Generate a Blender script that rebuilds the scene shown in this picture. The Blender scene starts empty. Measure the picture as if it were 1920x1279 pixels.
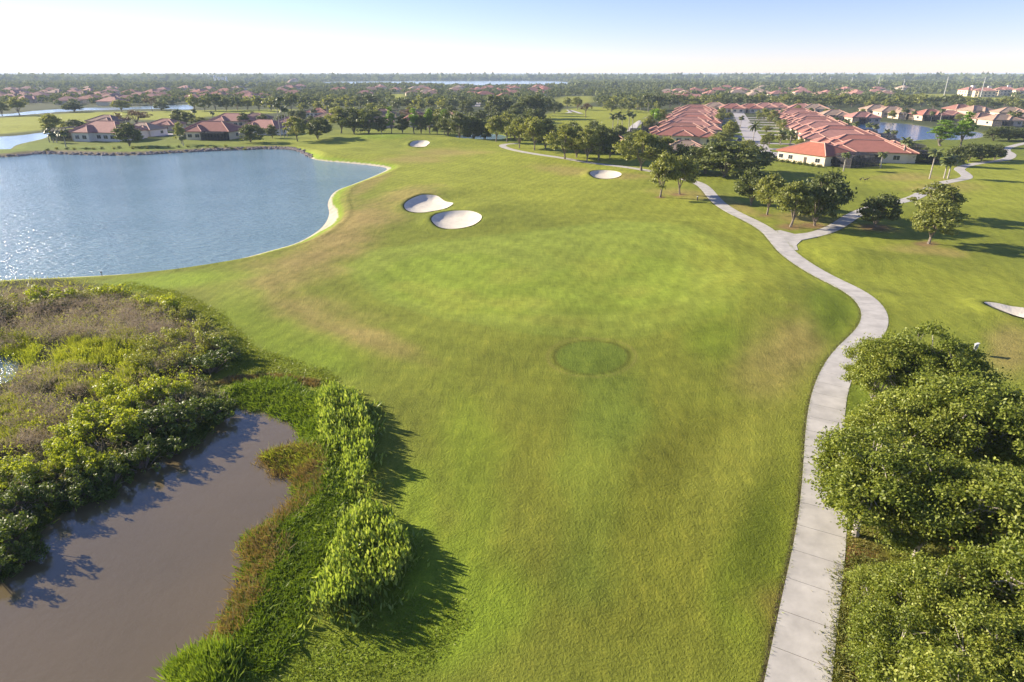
import bpy, math, random
import numpy as np
from math import radians, sin, cos, tan, pi, atan2, sqrt
from mathutils import Vector

random.seed(7); RNG = np.random.default_rng(11)
SC = bpy.context.scene
COL = SC.collection

# ------------------------------------------------------------------ camera
F, CX, CY, CAMH = 1180.0, 960.0, 639.5, 25.0
PITCH = math.atan(501.6 / F)
SP, CP = sin(PITCH), cos(PITCH)
cam_data = bpy.data.cameras.new('camera')
cam_data.sensor_fit = 'HORIZONTAL'; cam_data.sensor_width = 36.0
cam_data.lens = F / 1920.0 * 36.0
cam_data.clip_start = 0.5; cam_data.clip_end = 60000
cam = bpy.data.objects.new('camera', cam_data); COL.objects.link(cam)
cam.location = (0, 0, CAMH); cam.rotation_euler = (pi / 2 - PITCH, 0, 0)
SC.camera = cam

# ------------------------------------------------------------------ light
SUN_EL = radians(21.0)
LX, LY = 0.915, -0.403                     # horizontal travel direction of the light
SUN_AZ = atan2(-LX, -LY)                   # azimuth of the sun itself, clockwise from +Y
world = bpy.data.worlds.new('World'); SC.world = world; world.use_nodes = True
wn = world.node_tree.nodes; wl_ = world.node_tree.links
for n in list(wn): wn.remove(n)
sky = wn.new('ShaderNodeTexSky'); sky.sky_type = 'NISHITA'; sky.sun_disc = False
sky.sun_elevation = SUN_EL; sky.sun_rotation = SUN_AZ
sky.altitude = 0; sky.air_density = 0.8; sky.dust_density = 0.0; sky.ozone_density = 2.5
bg = wn.new('ShaderNodeBackground'); bg.inputs['Strength'].default_value = 0.074
wo = wn.new('ShaderNodeOutputWorld')
wt = wn.new('ShaderNodeMix'); wt.data_type = 'RGBA'; wt.blend_type = 'MULTIPLY'; wt.inputs[0].default_value = 1.0; wt.inputs[7].default_value = (1.02, .885, 1.07, 1)   # camera white balance
wl_.new(sky.outputs[0], wt.inputs[6]); wl_.new(wt.outputs[2], bg.inputs[0]); wl_.new(bg.outputs[0], wo.inputs[0])
sun_d = bpy.data.lights.new('sun', 'SUN'); sun_d.energy = 5.0; sun_d.angle = radians(0.6)
sun_d.color = (1.0, 0.87, 0.68)
sun = bpy.data.objects.new('sun', sun_d); COL.objects.link(sun)
ld = Vector((LX * cos(SUN_EL), LY * cos(SUN_EL), -sin(SUN_EL)))
sun.rotation_euler = ld.to_track_quat('-Z', 'Y').to_euler(); sun.location = (-60, 30, 60)
vs = SC.view_settings
vs.view_transform = 'Standard'; vs.look = 'None'; vs.gamma = 1.0; vs.exposure = 1.28
vs.use_curve_mapping = False
SC.render.engine = 'CYCLES'
SC.cycles.use_denoising = True
SC.cycles.max_bounces = 6; SC.cycles.diffuse_bounces = 3; SC.cycles.glossy_bounces = 2
SC.cycles.transmission_bounces = 3; SC.cycles.transparent_max_bounces = 8; SC.cycles.volume_bounces = 1

# ------------------------------------------------------------------ pixel <-> ground
def P(u, v, z=0.0):
    a = (u - CX) / F; b = (v - CY) / F
    dz = -SP - b * CP
    t = (z - CAMH) / dz
    return (a * t, (CP - b * SP) * t)
def proj(x, y, z=0.0):
    dep = y * CP + (CAMH - z) * SP
    dep = np.maximum(dep, 0.5)
    return CX + F * x / dep, CY + F * ((CAMH - z) * CP - y * SP) / dep
def pxm(u, v):                     # pixels of the photograph per metre across, on the ground at that pixel
    b = (v - CY) / F
    return F * (SP + b * CP) / CAMH
def z_at(y, v):                    # height over the ground that a point at distance y has on picture row v
    b = (v - CY) / F
    return CAMH + y * (-SP - b * CP) / (CP - b * SP)
def PP(pts, z=0.0): return np.array([P(u, v, z) for u, v in pts])

def catmull(pts, closed=True, n=6):
    pts = np.asarray(pts, float); N = len(pts); out = []
    for i in range(N if closed else N - 1):
        if closed: p0, p1, p2, p3 = pts[(i - 1) % N], pts[i], pts[(i + 1) % N], pts[(i + 2) % N]
        else: p0, p1, p2, p3 = pts[max(i - 1, 0)], pts[i], pts[i + 1], pts[min(i + 2, N - 1)]
        for k in range(n):
            t = k / n
            out.append(0.5 * ((2 * p1) + (-p0 + p2) * t + (2 * p0 - 5 * p1 + 4 * p2 - p3) * t * t + (-p0 + 3 * p1 - 3 * p2 + p3) * t ** 3))
    if not closed: out.append(pts[-1])
    return np.array(out)
def sdf(x, y, poly):               # signed distance, negative inside
    poly = np.asarray(poly); d2 = np.full(x.shape, 1e18); ins = np.zeros(x.shape, bool)
    N = len(poly)
    for i in range(N):
        ax, ay = poly[i]; bx, by = poly[(i + 1) % N]
        ex, ey = bx - ax, by - ay; L = ex * ex + ey * ey + 1e-12
        t = np.clip(((x - ax) * ex + (y - ay) * ey) / L, 0, 1)
        d2 = np.minimum(d2, (x - ax - t * ex) ** 2 + (y - ay - t * ey) ** 2)
        if ay != by:
            c = ((ay > y) != (by > y)) & (x < (bx - ax) * (y - ay) / (by - ay) + ax)
            ins ^= c
    d = np.sqrt(d2)
    return np.where(ins, -d, d)
def inside(x, y, poly): return sdf(np.array([x]), np.array([y]), poly)[0] < 0
def smooth(a, b, x):
    t = np.clip((x - a) / (b - a), 0, 1); return t * t * (3 - 2 * t)
def vnoise(x, y, seed=0):
    xi = np.floor(x); yi = np.floor(y); fx = x - xi; fy = y - yi
    def h(a, b):
        s = np.sin(a * 127.1 + b * 311.7 + seed * 17.3) * 43758.5453
        return s - np.floor(s)
    fx = fx * fx * (3 - 2 * fx); fy = fy * fy * (3 - 2 * fy)
    return (h(xi, yi) * (1 - fx) + h(xi + 1, yi) * fx) * (1 - fy) + (h(xi, yi + 1) * (1 - fx) + h(xi + 1, yi + 1) * fx) * fy
def fbm(x, y, seed=0, o=3):
    s = 0; a = 0.5; t = 0
    for k in range(o):
        s = s + a * vnoise(x * 2 ** k, y * 2 ** k, seed + k); t += a; a *= 0.5
    return s / t

# ------------------------------------------------------------------ mesh helpers
def np_mesh(name, verts, quads=None, tris=None):
    me = bpy.data.meshes.new(name)
    verts = np.asarray(verts, np.float32)
    me.vertices.add(len(verts)); me.vertices.foreach_set('co', verts.ravel())
    idx = []; tot = []
    if quads is not None and len(quads): idx.append(np.asarray(quads, np.int32).ravel()); tot.append(np.full(len(quads), 4, np.int32))
    if tris is not None and len(tris): idx.append(np.asarray(tris, np.int32).ravel()); tot.append(np.full(len(tris), 3, np.int32))
    idx = np.concatenate(idx); tot = np.concatenate(tot)
    me.loops.add(len(idx)); me.loops.foreach_set('vertex_index', idx)
    me.polygons.add(len(tot))
    st = np.zeros(len(tot), np.int32); st[1:] = np.cumsum(tot)[:-1]
    me.polygons.foreach_set('loop_start', st); me.polygons.foreach_set('loop_total', tot)
    me.update(calc_edges=True); me.validate()
    return me
def link(name, me, mat=None, parent=None, smooth_=False):
    o = bpy.data.objects.new(name, me); COL.objects.link(o)
    if mat is not None and not me.materials: me.materials.append(mat)
    if smooth_: me.polygons.foreach_set('use_smooth', np.ones(len(me.polygons), bool))
    if parent is not None: o.parent = parent
    return o
def tag(o, label=None, cat=None, group=None, kind=None):
    if label: o['label'] = label
    if cat: o['category'] = cat
    if group: o['group'] = group
    if kind: o['kind'] = kind
    return o
def thing(name, label, cat, loc=(0, 0, 0), rotz=0.0, group=None, scale=None):
    o = bpy.data.objects.new(name, None); COL.objects.link(o)
    o.empty_display_size = 0.3; o.location = loc; o.rotation_euler = (0, 0, rotz)
    if scale: o.scale = scale
    return tag(o, label, cat, group)

class MB:
    def __init__(s): s.v = []; s.f = []
    def add(s, vs, fs):
        k = len(s.v); s.v += [tuple(p) for p in vs]; s.f += [tuple(i + k for i in f) for f in fs]
    def box(s, x0, y0, z0, x1, y1, z1, bottom=True):
        fs = [(4, 5, 6, 7), (0, 4, 7, 3), (1, 2, 6, 5), (0, 1, 5, 4), (3, 7, 6, 2)]
        if bottom: fs.append((0, 3, 2, 1))
        s.add([(x0, y0, z0), (x1, y0, z0), (x1, y1, z0), (x0, y1, z0), (x0, y0, z1), (x1, y0, z1), (x1, y1, z1), (x0, y1, z1)], fs)
    def tube(s, pts, rs, n=6, cap=True):
        pts = [Vector(p) for p in pts]; rings = []
        for i, p in enumerate(pts):
            d = (pts[min(i + 1, len(pts) - 1)] - pts[max(i - 1, 0)])
            d = d.normalized() if d.length > 1e-6 else Vector((0, 0, 1))
            a = d.orthogonal().normalized(); 
            if abs(d.z) > 0.2: a = (Vector((1, 0, 0)) - d * d.x).normalized()
            b = d.cross(a)
            rings.append([p + (a * cos(2 * pi * k / n) + b * sin(2 * pi * k / n)) * rs[i] for k in range(n)])
        vs = [q for r in rings for q in r]; fs = []
        for i in range(len(pts) - 1):
            for k in range(n):
                fs.append((i * n + k, i * n + (k + 1) % n, (i + 1) * n + (k + 1) % n, (i + 1) * n + k))
        if cap: fs.append(tuple((len(pts) - 1) * n + k for k in range(n))); fs.append(tuple(reversed(range(n))))
        s.add(vs, fs)
    def bar(s, p, q, w, h=None):
        s.tube([p, q], [w * 0.7071] * 2, 4)
    def mesh(s, name):
        me = bpy.data.meshes.new(name); me.from_pydata(s.v, [], s.f); me.update(); return me
    def build(s, name, mat, parent=None, smooth_=False):
        return link(name, s.mesh(name), mat, parent, smooth_)

def leaf_arrays(c, nrm, L, W, rng=RNG):
    """diamond leaves: centres c (n,3), facing nrm (n,3), half length L, half width W"""
    n = len(c)
    nrm = nrm / (np.linalg.norm(nrm, axis=1, keepdims=True) + 1e-9)
    r = rng.normal(size=(n, 3)); t = r - nrm * np.sum(r * nrm, 1, keepdims=True)
    t /= (np.linalg.norm(t, axis=1, keepdims=True) + 1e-9)
    b = np.cross(nrm, t)
    L = np.broadcast_to(np.asarray(L, float), (n,))[:, None]; W = np.broadcast_to(np.asarray(W, float), (n,))[:, None]
    v = np.stack([c - t * L, c + b * W, c + t * L, c - b * W], 1).reshape(-1, 3)
    q = np.arange(4 * n).reshape(n, 4)
    return v, q
def blades(base, tip, w, rng=RNG):
    """narrow upright blades: quads from base to tip"""
    n = len(base); d = tip - base
    r = rng.normal(size=(n, 3)); r[:, 2] *= 0.2
    s = np.cross(d, r); s /= (np.linalg.norm(s, axis=1, keepdims=True) + 1e-9)
    w = np.broadcast_to(np.asarray(w, float), (n,))[:, None]
    mid = base + d * 0.55
    v = np.stack([base - s * w * 0.4, mid + s * w, tip, mid - s * w], 1).reshape(-1, 3)
    return v, np.arange(4 * n).reshape(n, 4)

# ------------------------------------------------------------------ materials
def newmat(name):
    m = bpy.data.materials.new(name); m.use_nodes = True
    nt = m.node_tree; nt.nodes.clear()
    out = nt.nodes.new('ShaderNodeOutputMaterial')
    return m, nt, out
def N(nt, t, **kw):
    n = nt.nodes.new(t)
    for k, v in kw.items():
        if k.startswith('i_'): n.inputs[k[2:].replace('_', ' ')].default_value = v
        else: setattr(n, k, v)
    return n
def ramp(nt, stops):
    r = nt.nodes.new('ShaderNodeValToRGB'); e = r.color_ramp.elements
    e[0].position, e[0].color = stops[0][0], (*stops[0][1], 1)
    e[1].position, e[1].color = stops[-1][0], (*stops[-1][1], 1)
    for p, c in stops[1:-1]:
        x = e.new(p); x.color = (*c, 1)
    return r
def coords(nt): return nt.nodes.new('ShaderNodeTexCoord').outputs['Object']
def noise(nt, co, scale, detail=3, rough=0.55, mapping=None, rotz=0):
    n = nt.nodes.new('ShaderNodeTexNoise'); n.inputs['Scale'].default_value = scale
    n.inputs['Detail'].default_value = detail; n.inputs['Roughness'].default_value = rough
    if mapping:
        m = nt.nodes.new('ShaderNodeMapping'); m.inputs['Scale'].default_value = mapping; m.inputs['Rotation'].default_value = (0, 0, rotz)
        nt.links.new(co, m.inputs[0]); nt.links.new(m.outputs[0], n.inputs['Vector'])
    else: nt.links.new(co, n.inputs['Vector'])
    return n.outputs['Fac']
def math_(nt, op, a, b=None, clamp=False):
    m = nt.nodes.new('ShaderNodeMath'); m.operation = op; m.use_clamp = clamp
    for i, x in enumerate((a, b)):
        if x is None: continue
        if isinstance(x, (int, float)): m.inputs[i].default_value = x
        else: nt.links.new(x, m.inputs[i])
    return m.outputs[0]
def mixc(nt, fac, a, b, mode='MIX'):
    m = nt.nodes.new('ShaderNodeMix'); m.data_type = 'RGBA'; m.blend_type = mode
    for i, x in ((0, fac), (6, a), (7, b)):
        if isinstance(x, (int, float)): m.inputs[i].default_value = x
        elif isinstance(x, tuple): m.inputs[i].default_value = (*x, 1)
        else: nt.links.new(x, m.inputs[i])
    return m.outputs[2]
def bump(nt, h, dist, strength=1.0):
    b = nt.nodes.new('ShaderNodeBump'); b.inputs['Strength'].default_value = strength; b.inputs['Distance'].default_value = dist
    nt.links.new(h, b.inputs['Height']); return b.outputs[0]
def pbsdf(nt, out, color=None, rough=0.7, spec=0.3, normal=None, metal=0.0):
    p = nt.nodes.new('ShaderNodeBsdfPrincipled')
    p.inputs['Roughness'].default_value = rough; p.inputs['Specular IOR Level'].default_value = spec; p.inputs['Metallic'].default_value = metal
    if color is not None:
        if isinstance(color, tuple): p.inputs['Base Color'].default_value = (*color, 1)
        else: nt.links.new(color, p.inputs['Base Color'])
    if normal is not None: nt.links.new(normal, p.inputs['Normal'])
    if out is not None: nt.links.new(p.outputs[0], out.inputs[0])
    return p
def simple(name, c, rough=0.7, spec=0.3, var=0.15, scale=1.5, metal=0.0, bmp=0.0):
    m, nt, out = newmat(name); co = coords(nt)
    n1 = noise(nt, co, scale, 4)
    r = ramp(nt, [(0.3, tuple(x * (1 - var) for x in c)), (0.7, tuple(min(1, x * (1 + var)) for x in c))])
    nt.links.new(n1, r.inputs[0])
    pbsdf(nt, out, r.outputs[0], rough, spec, bump(nt, noise(nt, co, scale * 6, 3), bmp) if bmp else None, metal)
    return m
def foliage(name, dark, mid, light, trans=0.3, rough=0.5, objvar=0.25, spec=0.35):
    m, nt, out = newmat(name)
    g = nt.nodes.new('ShaderNodeNewGeometry'); oi = nt.nodes.new('ShaderNodeObjectInfo')
    f = math_(nt, 'ADD', math_(nt, 'MULTIPLY', g.outputs['Random Per Island'], 1 - objvar), math_(nt, 'MULTIPLY', oi.outputs['Random'], objvar))
    big = noise(nt, coords(nt), 0.55, 2)
    f = math_(nt, 'ADD', math_(nt, 'MULTIPLY', f, 0.65), math_(nt, 'MULTIPLY', math_(nt, 'SUBTRACT', big, 0.15), 0.5), True)
    r = ramp(nt, [(0.1, dark), (0.5, mid), (0.95, light)]); nt.links.new(f, r.inputs[0])
    p = pbsdf(nt, None, r.outputs[0], rough, spec)
    t = nt.nodes.new('ShaderNodeBsdfTranslucent')
    tc = mixc(nt, 1.0, r.outputs[0], (1.25, 1.2, 0.55), 'MULTIPLY'); nt.links.new(tc, t.inputs[0])
    ms = nt.nodes.new('ShaderNodeMixShader'); ms.inputs[0].default_value = trans
    nt.links.new(p.outputs[0], ms.inputs[1]); nt.links.new(t.outputs[0], ms.inputs[2]); nt.links.new(ms.outputs[0], out.inputs[0])
    return m
M = {}
M['oak_near'] = foliage('oak_near_leaves', (.075, .112, .012), (.205, .25, .03), (.46, .48, .11), .36)
M['oak'] = foliage('oak_leaves', (.12, .145, .035), (.25, .275, .068), (.42, .43, .14), .38)
M['oak_deep'] = foliage('deep_oak_leaves', (.06, .085, .028), (.125, .155, .045), (.23, .25, .085), .3)
M['lime'] = foliage('lime_leaves', (.1, .17, .02), (.19, .32, .035), (.3, .45, .06), .4)
M['russet'] = foliage('russet_leaves', (.11, .075, .05), (.17, .12, .08), (.24, .18, .11), .25)
M['palm_leaf'] = foliage('palm_fronds', (.06, .09, .03), (.12, .15, .05), (.25, .24, .09), .2)
M['forest'] = foliage('forest_leaves', (.07, .1, .036), (.135, .165, .062), (.23, .24, .1), .24, .8, .25, .03)
M['shrub_bright'] = foliage('bright_shrub_leaves', (.16, .21, .018), (.34, .4, .04), (.58, .6, .11), .45)
M['shrub_olive'] = foliage('olive_shrub_leaves', (.14, .165, .032), (.27, .3, .058), (.44, .45, .11), .4)
M['shrub_dark'] = foliage('dark_shrub_leaves', (.06, .09, .018), (.12, .17, .03), (.22, .28, .055), .34)
M['broadleaf'] = foliage('broad_leaves', (.13, .2, .03), (.27, .36, .07), (.52, .58, .2), .4, .35, .1, .5)
M['reed'] = foliage('reed_blades', (.16, .21, .025), (.29, .34, .045), (.44, .46, .09), .4)
M['dead'] = foliage('dead_twigs', (.24, .19, .17), (.45, .375, .34), (.62, .54, .5), .2, .8)
M['dry_grass'] = foliage('dry_grass', (.14, .1, .04), (.26, .19, .08), (.36, .28, .12), .25, .7)
M['bank_grass'] = foliage('bank_grass', (.09, .16, .015), (.18, .27, .03), (.3, .38, .06), .35)
M['rough_grass'] = foliage('rough_grass_blades', (.12, .17, .016), (.22, .27, .03), (.34, .36, .06), .3)
M['mulch_weed'] = foliage('weed_leaves', (.1, .13, .03), (.2, .22, .05), (.33, .28, .09), .3)
M['bark'] = simple('bark', (.24, .2, .165), .9, .1, .3, 3, bmp=.03)
M['bark_pale'] = simple('pale_bark', (.42, .38, .33), .9, .1, .25, 3, bmp=.03)
M['concrete'] = simple('path_concrete', (.5, .475, .45), .85, .2, .1, 1.2, bmp=.004)
M['road'] = simple('street_pavers', (.42, .4, .4), .85, .2, .12, .8)
M['sand'] = simple('bunker_sand', (.66, .61, .51), .95, .1, .1, .8, bmp=.05)
M['stucco'] = simple('cream_stucco', (.72, .62, .46), .9, .15, .06, .8, bmp=.004)
M['stucco_white'] = simple('white_stucco', (.74, .7, .64), .9, .15, .05, .8, bmp=.004)
M['stucco_tan'] = simple('tan_stucco', (.6, .49, .37), .9, .15, .07, .8, bmp=.004)
M['trim'] = simple('pale_trim', (.75, .72, .66), .7, .3, .05)
M['bronze'] = simple('bronze_frame', (.06, .05, .045), .5, .4, .1)
M['garage'] = simple('garage_door_paint', (.66, .6, .5), .6, .3, .05)
M['metal_grey'] = simple('galvanised_steel', (.5, .5, .5), .5, .5, .08, 2)
M['white_paint'] = simple('white_paint', (.8, .8, .78), .5, .4, .03)
M['grey_paint'] = simple('grey_paint', (.32, .34, .36), .5, .4, .05)
M['rubber'] = simple('tyre_rubber', (.03, .03, .03), .8, .2, .1)
M['rock'] = simple('shore_rock', (.3, .25, .23), .9, .2, .3, 2, bmp=.03)
M['yellow_flag'] = simple('yellow_cloth', (.75, .6, .1), .8, .1, .05)
M['bird_brown'] = simple('brown_feathers', (.09, .07, .06), .8, .2, .2, 8)
def roofmat(name, c):
    m, nt, out = newmat(name); co = coords(nt)
    oi = nt.nodes.new('ShaderNodeObjectInfo')
    n1 = noise(nt, co, 0.6, 3); n2 = noise(nt, co, 5.0, 3)
    r = ramp(nt, [(0.25, tuple(x * .78 for x in c)), (0.55, c), (0.8, tuple(min(1, x * 1.22) for x in c))])
    f = math_(nt, 'ADD', math_(nt, 'MULTIPLY', n1, .6), math_(nt, 'MULTIPLY', n2, .4)); nt.links.new(f, r.inputs[0])
    w = nt.nodes.new('ShaderNodeTexWave'); w.bands_direction = 'Z'; w.inputs['Scale'].default_value = 2.2; w.inputs['Distortion'].default_value = .3
    nt.links.new(co, w.inputs[0])
    w2 = nt.nodes.new('ShaderNodeTexWave'); w2.bands_direction = 'DIAGONAL'; w2.inputs['Scale'].default_value = 1.8; nt.links.new(co, w2.inputs[0])
    hh = math_(nt, 'ADD', w.outputs['Fac'], w2.outputs['Fac'])
    cc = mixc(nt, math_(nt, 'MULTIPLY', w.outputs['Fac'], .25), r.outputs[0], tuple(x * .55 for x in c))
    pbsdf(nt, out, cc, .8, .25, bump(nt, hh, .05)); return m
ROOFS = [roofmat('red_clay_tile', (.45, .19, .15)), roofmat('pink_clay_tile', (.5, .25, .21)), roofmat('rust_clay_tile', (.42, .2, .155)),
         roofmat('tan_tile', (.46, .34, .25)), roofmat('brown_tile', (.33, .2, .16)), roofmat('orange_clay_tile', (.5, .18, .115))]
RN = ['bright red', 'pale pink', 'rust red', 'tan', 'brown', 'orange red']
M['ridge'] = simple('ridge_tile', (.56, .34, .27), .85, .2, .12)
def glassmat():
    m, nt, out = newmat('window_glass'); pbsdf(nt, out, (.03, .04, .05), .08, .6); return m
M['glass'] = glassmat()
def screenmat():
    m, nt, out = newmat('insect_screen')
    p = pbsdf(nt, None, (.035, .035, .045), .7, .2); t = nt.nodes.new('ShaderNodeBsdfTransparent')
    ms = nt.nodes.new('ShaderNodeMixShader'); ms.inputs[0].default_value = .4
    nt.links.new(p.outputs[0], ms.inputs[1]); nt.links.new(t.outputs[0], ms.inputs[2]); nt.links.new(ms.outputs[0], out.inputs[0]); return m
M['screen'] = screenmat()
def watermat(name, c1, c2, rough, big, small, bd, spec=.5, mapscale=(1, 1, 1), rotz=0):
    m, nt, out = newmat(name); co = coords(nt)
    r = ramp(nt, [(.35, c1), (.65, c2)]); nt.links.new(noise(nt, co, .05, 3), r.inputs[0])
    h = math_(nt, 'ADD', math_(nt, 'MULTIPLY', noise(nt, co, big, 3, .6, mapscale, rotz), 1.0), math_(nt, 'MULTIPLY', noise(nt, co, small, 3, .6, mapscale, rotz), .35))
    pbsdf(nt, out, r.outputs[0], rough, spec, bump(nt, h, bd)); return m
M['lake'] = watermat('lake_water', (.185, .305, .345), (.225, .35, .39), .14, .6, 2.6, .4, .5, (1, 2.2, 1), radians(-22))
M['pond'] = watermat('pond_water', (.128, .1, .052), (.16, .122, .062), .08, 1.0, 5, .018, 1.0)
M['blue_pond'] = watermat('blue_pond_water', (.02, .075, .2), (.025, .09, .23), .1, .5, 2.2, .2, .35)
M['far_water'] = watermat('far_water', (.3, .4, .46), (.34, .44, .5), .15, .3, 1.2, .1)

def groundmat():
    m, nt, out = newmat('turf_ground'); co = coords(nt)
    at = nt.nodes.new('ShaderNodeAttribute'); at.attribute_name = 'albedo'
    n1 = noise(nt, co, .16, 4, .6); n2 = noise(nt, co, 1.1, 4, .6); n3 = noise(nt, co, 6.5, 4, .65)
    ns = noise(nt, co, .9, 4, .6, (2.6, .35, 1), radians(24)); nf = noise(nt, co, 22, 2, .6)
    f = math_(nt, 'ADD', math_(nt, 'MULTIPLY', n1, .38), math_(nt, 'MULTIPLY', n2, .34))
    f = math_(nt, 'ADD', f, math_(nt, 'MULTIPLY', n3, .42))
    f = math_(nt, 'ADD', f, math_(nt, 'MULTIPLY', ns, .34))
    f = math_(nt, 'ADD', f, math_(nt, 'MULTIPLY', nf, .52))      # centre 1.0
    wv = nt.nodes.new('ShaderNodeTexWave'); wv.bands_direction = 'X'; wv.inputs['Scale'].default_value = .15; wv.inputs['Distortion'].default_value = 5.0; wv.inputs['Detail'].default_value = 3; wv.inputs['Detail Scale'].default_value = .4
    mpw = nt.nodes.new('ShaderNodeMapping'); mpw.inputs['Rotation'].default_value = (0, 0, radians(20)); nt.links.new(co, mpw.inputs[0]); nt.links.new(mpw.outputs[0], wv.inputs[0])
    f = math_(nt, 'ADD', f, math_(nt, 'MULTIPLY', math_(nt, 'SUBTRACT', wv.outputs['Fac'], .5), .055))      # mowing passes
    k = math_(nt, 'ADD', math_(nt, 'MULTIPLY', math_(nt, 'SUBTRACT', f, 1.0), 1.75), 1.0)
    k = math_(nt, 'MAXIMUM', k, .35)
    c = mixc(nt, 1.0, at.outputs['Color'], k, 'MULTIPLY')
    hue = math_(nt, 'MULTIPLY', math_(nt, 'SUBTRACT', math_(nt, 'ADD', math_(nt, 'MULTIPLY', n2, .5), math_(nt, 'MULTIPLY', ns, .5)), .5), 2.2, True)
    c2 = mixc(nt, 1.0, c, (1.14, .97, .95), 'MULTIPLY'); c = mixc(nt, hue, c, c2)
    cd = nt.nodes.new('ShaderNodeAttribute'); cd.attribute_name = 'roughness_mask'
    hgt = math_(nt, 'MULTIPLY', math_(nt, 'ADD', math_(nt, 'MULTIPLY', n3, 1.0), math_(nt, 'ADD', math_(nt, 'MULTIPLY', nf, .35), math_(nt, 'MULTIPLY', n2, .8))), math_(nt, 'ADD', .35, cd.outputs['Fac']))
    pbsdf(nt, out, c, .9, .12, bump(nt, hgt, .16)); return m
M['ground'] = groundmat()

# ================================================================== THE SETTING
WL, WP, WF = -0.9, -0.6, -0.5           # water levels: lake, foreground pond, far waters
lake_px = [(-700, 300), (-300, 298), (0, 295), (75, 289), (225, 292), (350, 286), (440, 282), (522, 280), (560, 284), (590, 299), (652, 306), (700, 311), (726, 316.5),
           (706, 328), (664, 345), (629, 359), (615, 380), (617, 403), (602, 428), (560, 454), (500, 472), (437, 488), (328, 506), (219, 515), (100, 521), (0, 526), (-250, 545), (-900, 570)]
LAKE = catmull(PP(lake_px, WL), True, 5)
pond_px = [(-260, 1140), (-100, 1100), (0, 1076), (26, 1048), (70, 1020), (58, 990), (104, 957), (156, 936), (210, 926), (214, 892), (260, 871), (325, 842), (365, 827),
           (400, 790), (434, 766), (455, 759), (480, 763), (517, 774), (548, 785), (560, 800), (564, 831), (520, 838), (488, 850), (490, 868), (525, 876), (548, 883), (546, 930), (525, 961),
           (504, 974), (455, 1000), (448, 1020), (456, 1075), (431, 1117), (416, 1149), (391, 1202), (345, 1228), (319, 1267), (300, 1330), (280, 1450), (100, 1600), (-300, 1500)]
POND = catmull(PP(pond_px, WP), True, 4)
BLUEPOND = catmull(PP([(1608, 236), (1636, 229.5), (1680, 231), (1719, 235), (1753, 241), (1816, 246), (1842, 251), (1837, 258), (1785, 263), (1732, 262), (1700, 266), (1670, 262), (1636, 250)], WF), True, 5)
CANAL = catmull(PP([(-300, 262), (0, 256), (75, 249), (99, 249), (84, 259), (34, 271), (20, 279), (0, 281), (-300, 286)], WF), True, 4)
FARCANAL = catmull(PP([(-200, 219), (0, 214.5), (60, 208.5), (122, 204), (170, 202), (215, 201.5), (280, 199), (350, 196.5), (362, 201), (352, 205.5), (285, 204.5), (215, 206), (122, 209.5), (60, 214.5), (0, 218.5), (-200, 224)], WF), True, 4)
FARLAKE = catmull(PP([(580, 156.5), (640, 153.5), (760, 152.5), (900, 151.5), (1010, 152), (1065, 154.5), (1060, 160), (1000, 163), (900, 163.5), (800, 160), (700, 159), (620, 159.5)], WF), True, 4)
FARLAKE2 = catmull(PP([(440, 160), (500, 157), (560, 157.5), (560, 160), (500, 161.5), (450, 163)], WF), True, 4)
MARSHPOOL = catmull(PP([(-60, 680), (-10, 664), (30, 666), (34, 690), (18, 716), (-20, 728), (-70, 720)], -1.0), True, 4)
BACKPOND = catmull(PP([(850, 258), (880, 252), (912, 251), (940, 253), (950, 258), (925, 263), (880, 264)], WF), True, 4)
WATERS = [(LAKE, WL, 4.5, .25), (POND, WP, 2.6, .5), (BLUEPOND, WF, 5, .2), (CANAL, WF, 5, .2), (FARCANAL, WF, 6, .2), (FARLAKE, WF, 15, .1), (FARLAKE2, WF, 15, .1), (MARSHPOOL, -1.0, 2, .4), (BACKPOND, WF, 5, .2)]

bunker_px = {
    'a': [(758, 388), (768, 379), (789, 373), (808, 372), (822, 373), (836, 380), (850, 385), (838, 394), (810, 399), (785, 401), (764, 397)],
    'b': [(809, 417), (818, 408), (840, 403.5), (862, 402.5), (885, 404), (902, 411), (901, 419), (886, 427), (862, 431.5), (838, 432), (818, 427)],
    'c': [(769, 273), (775, 270), (788, 269), (800, 269.2), (806, 271), (802, 273.5), (796, 276), (781, 276.5), (771, 275.5)],
    'd': [(1106, 325), (1114, 321), (1132, 319.5), (1152, 321), (1165, 326), (1160, 331), (1142, 334.5), (1122, 333.5), (1110, 330)],
    'e': [(1843, 575), (1860, 574), (1890, 577), (1930, 582), (1960, 592), (1945, 604), (1905, 600), (1870, 590)]}
BUNKERS = {k: catmull(PP(v), True, 6) for k, v in bunker_px.items()}

left_edge = [(1390, 1480), (1412, 1380), (1433, 1279), (1449, 1197), (1465, 1121), (1482, 1050), (1495, 985), (1503, 900), (1508, 818), (1512, 782), (1523, 733), (1537, 698), (1564, 659), (1597, 632),
             (1614, 612), (1617, 596), (1608, 578), (1580, 553), (1541, 527), (1493, 499), (1458, 474), (1442, 453), (1427, 436), (1404, 421), (1368, 403), (1342, 387), (1326, 371), (1314, 355),
             (1298, 343), (1258, 331), (1215, 322), (1155, 312.5), (1055, 301), (992, 291), (962, 283.5), (940, 277), (934.5, 273.5), (941, 270.5), (955, 269.5), (972, 269)]
branch_px = [(1462, 455), (1500, 446), (1535, 439), (1560, 429), (1579, 418), (1593, 408), (1612, 399.5), (1640, 391), (1676, 383), (1710, 374), (1735, 360), (1757, 348.5), (1785, 343.5), (1806, 339), (1813, 333),
             (1806, 325), (1798, 317.5), (1813, 310.5), (1841, 305.5), (1879, 300.5), (1894, 295), (1896, 289), (1886, 282.5), (1893, 276), (1925, 268), (1980, 258)]
PW = 2.62
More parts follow.
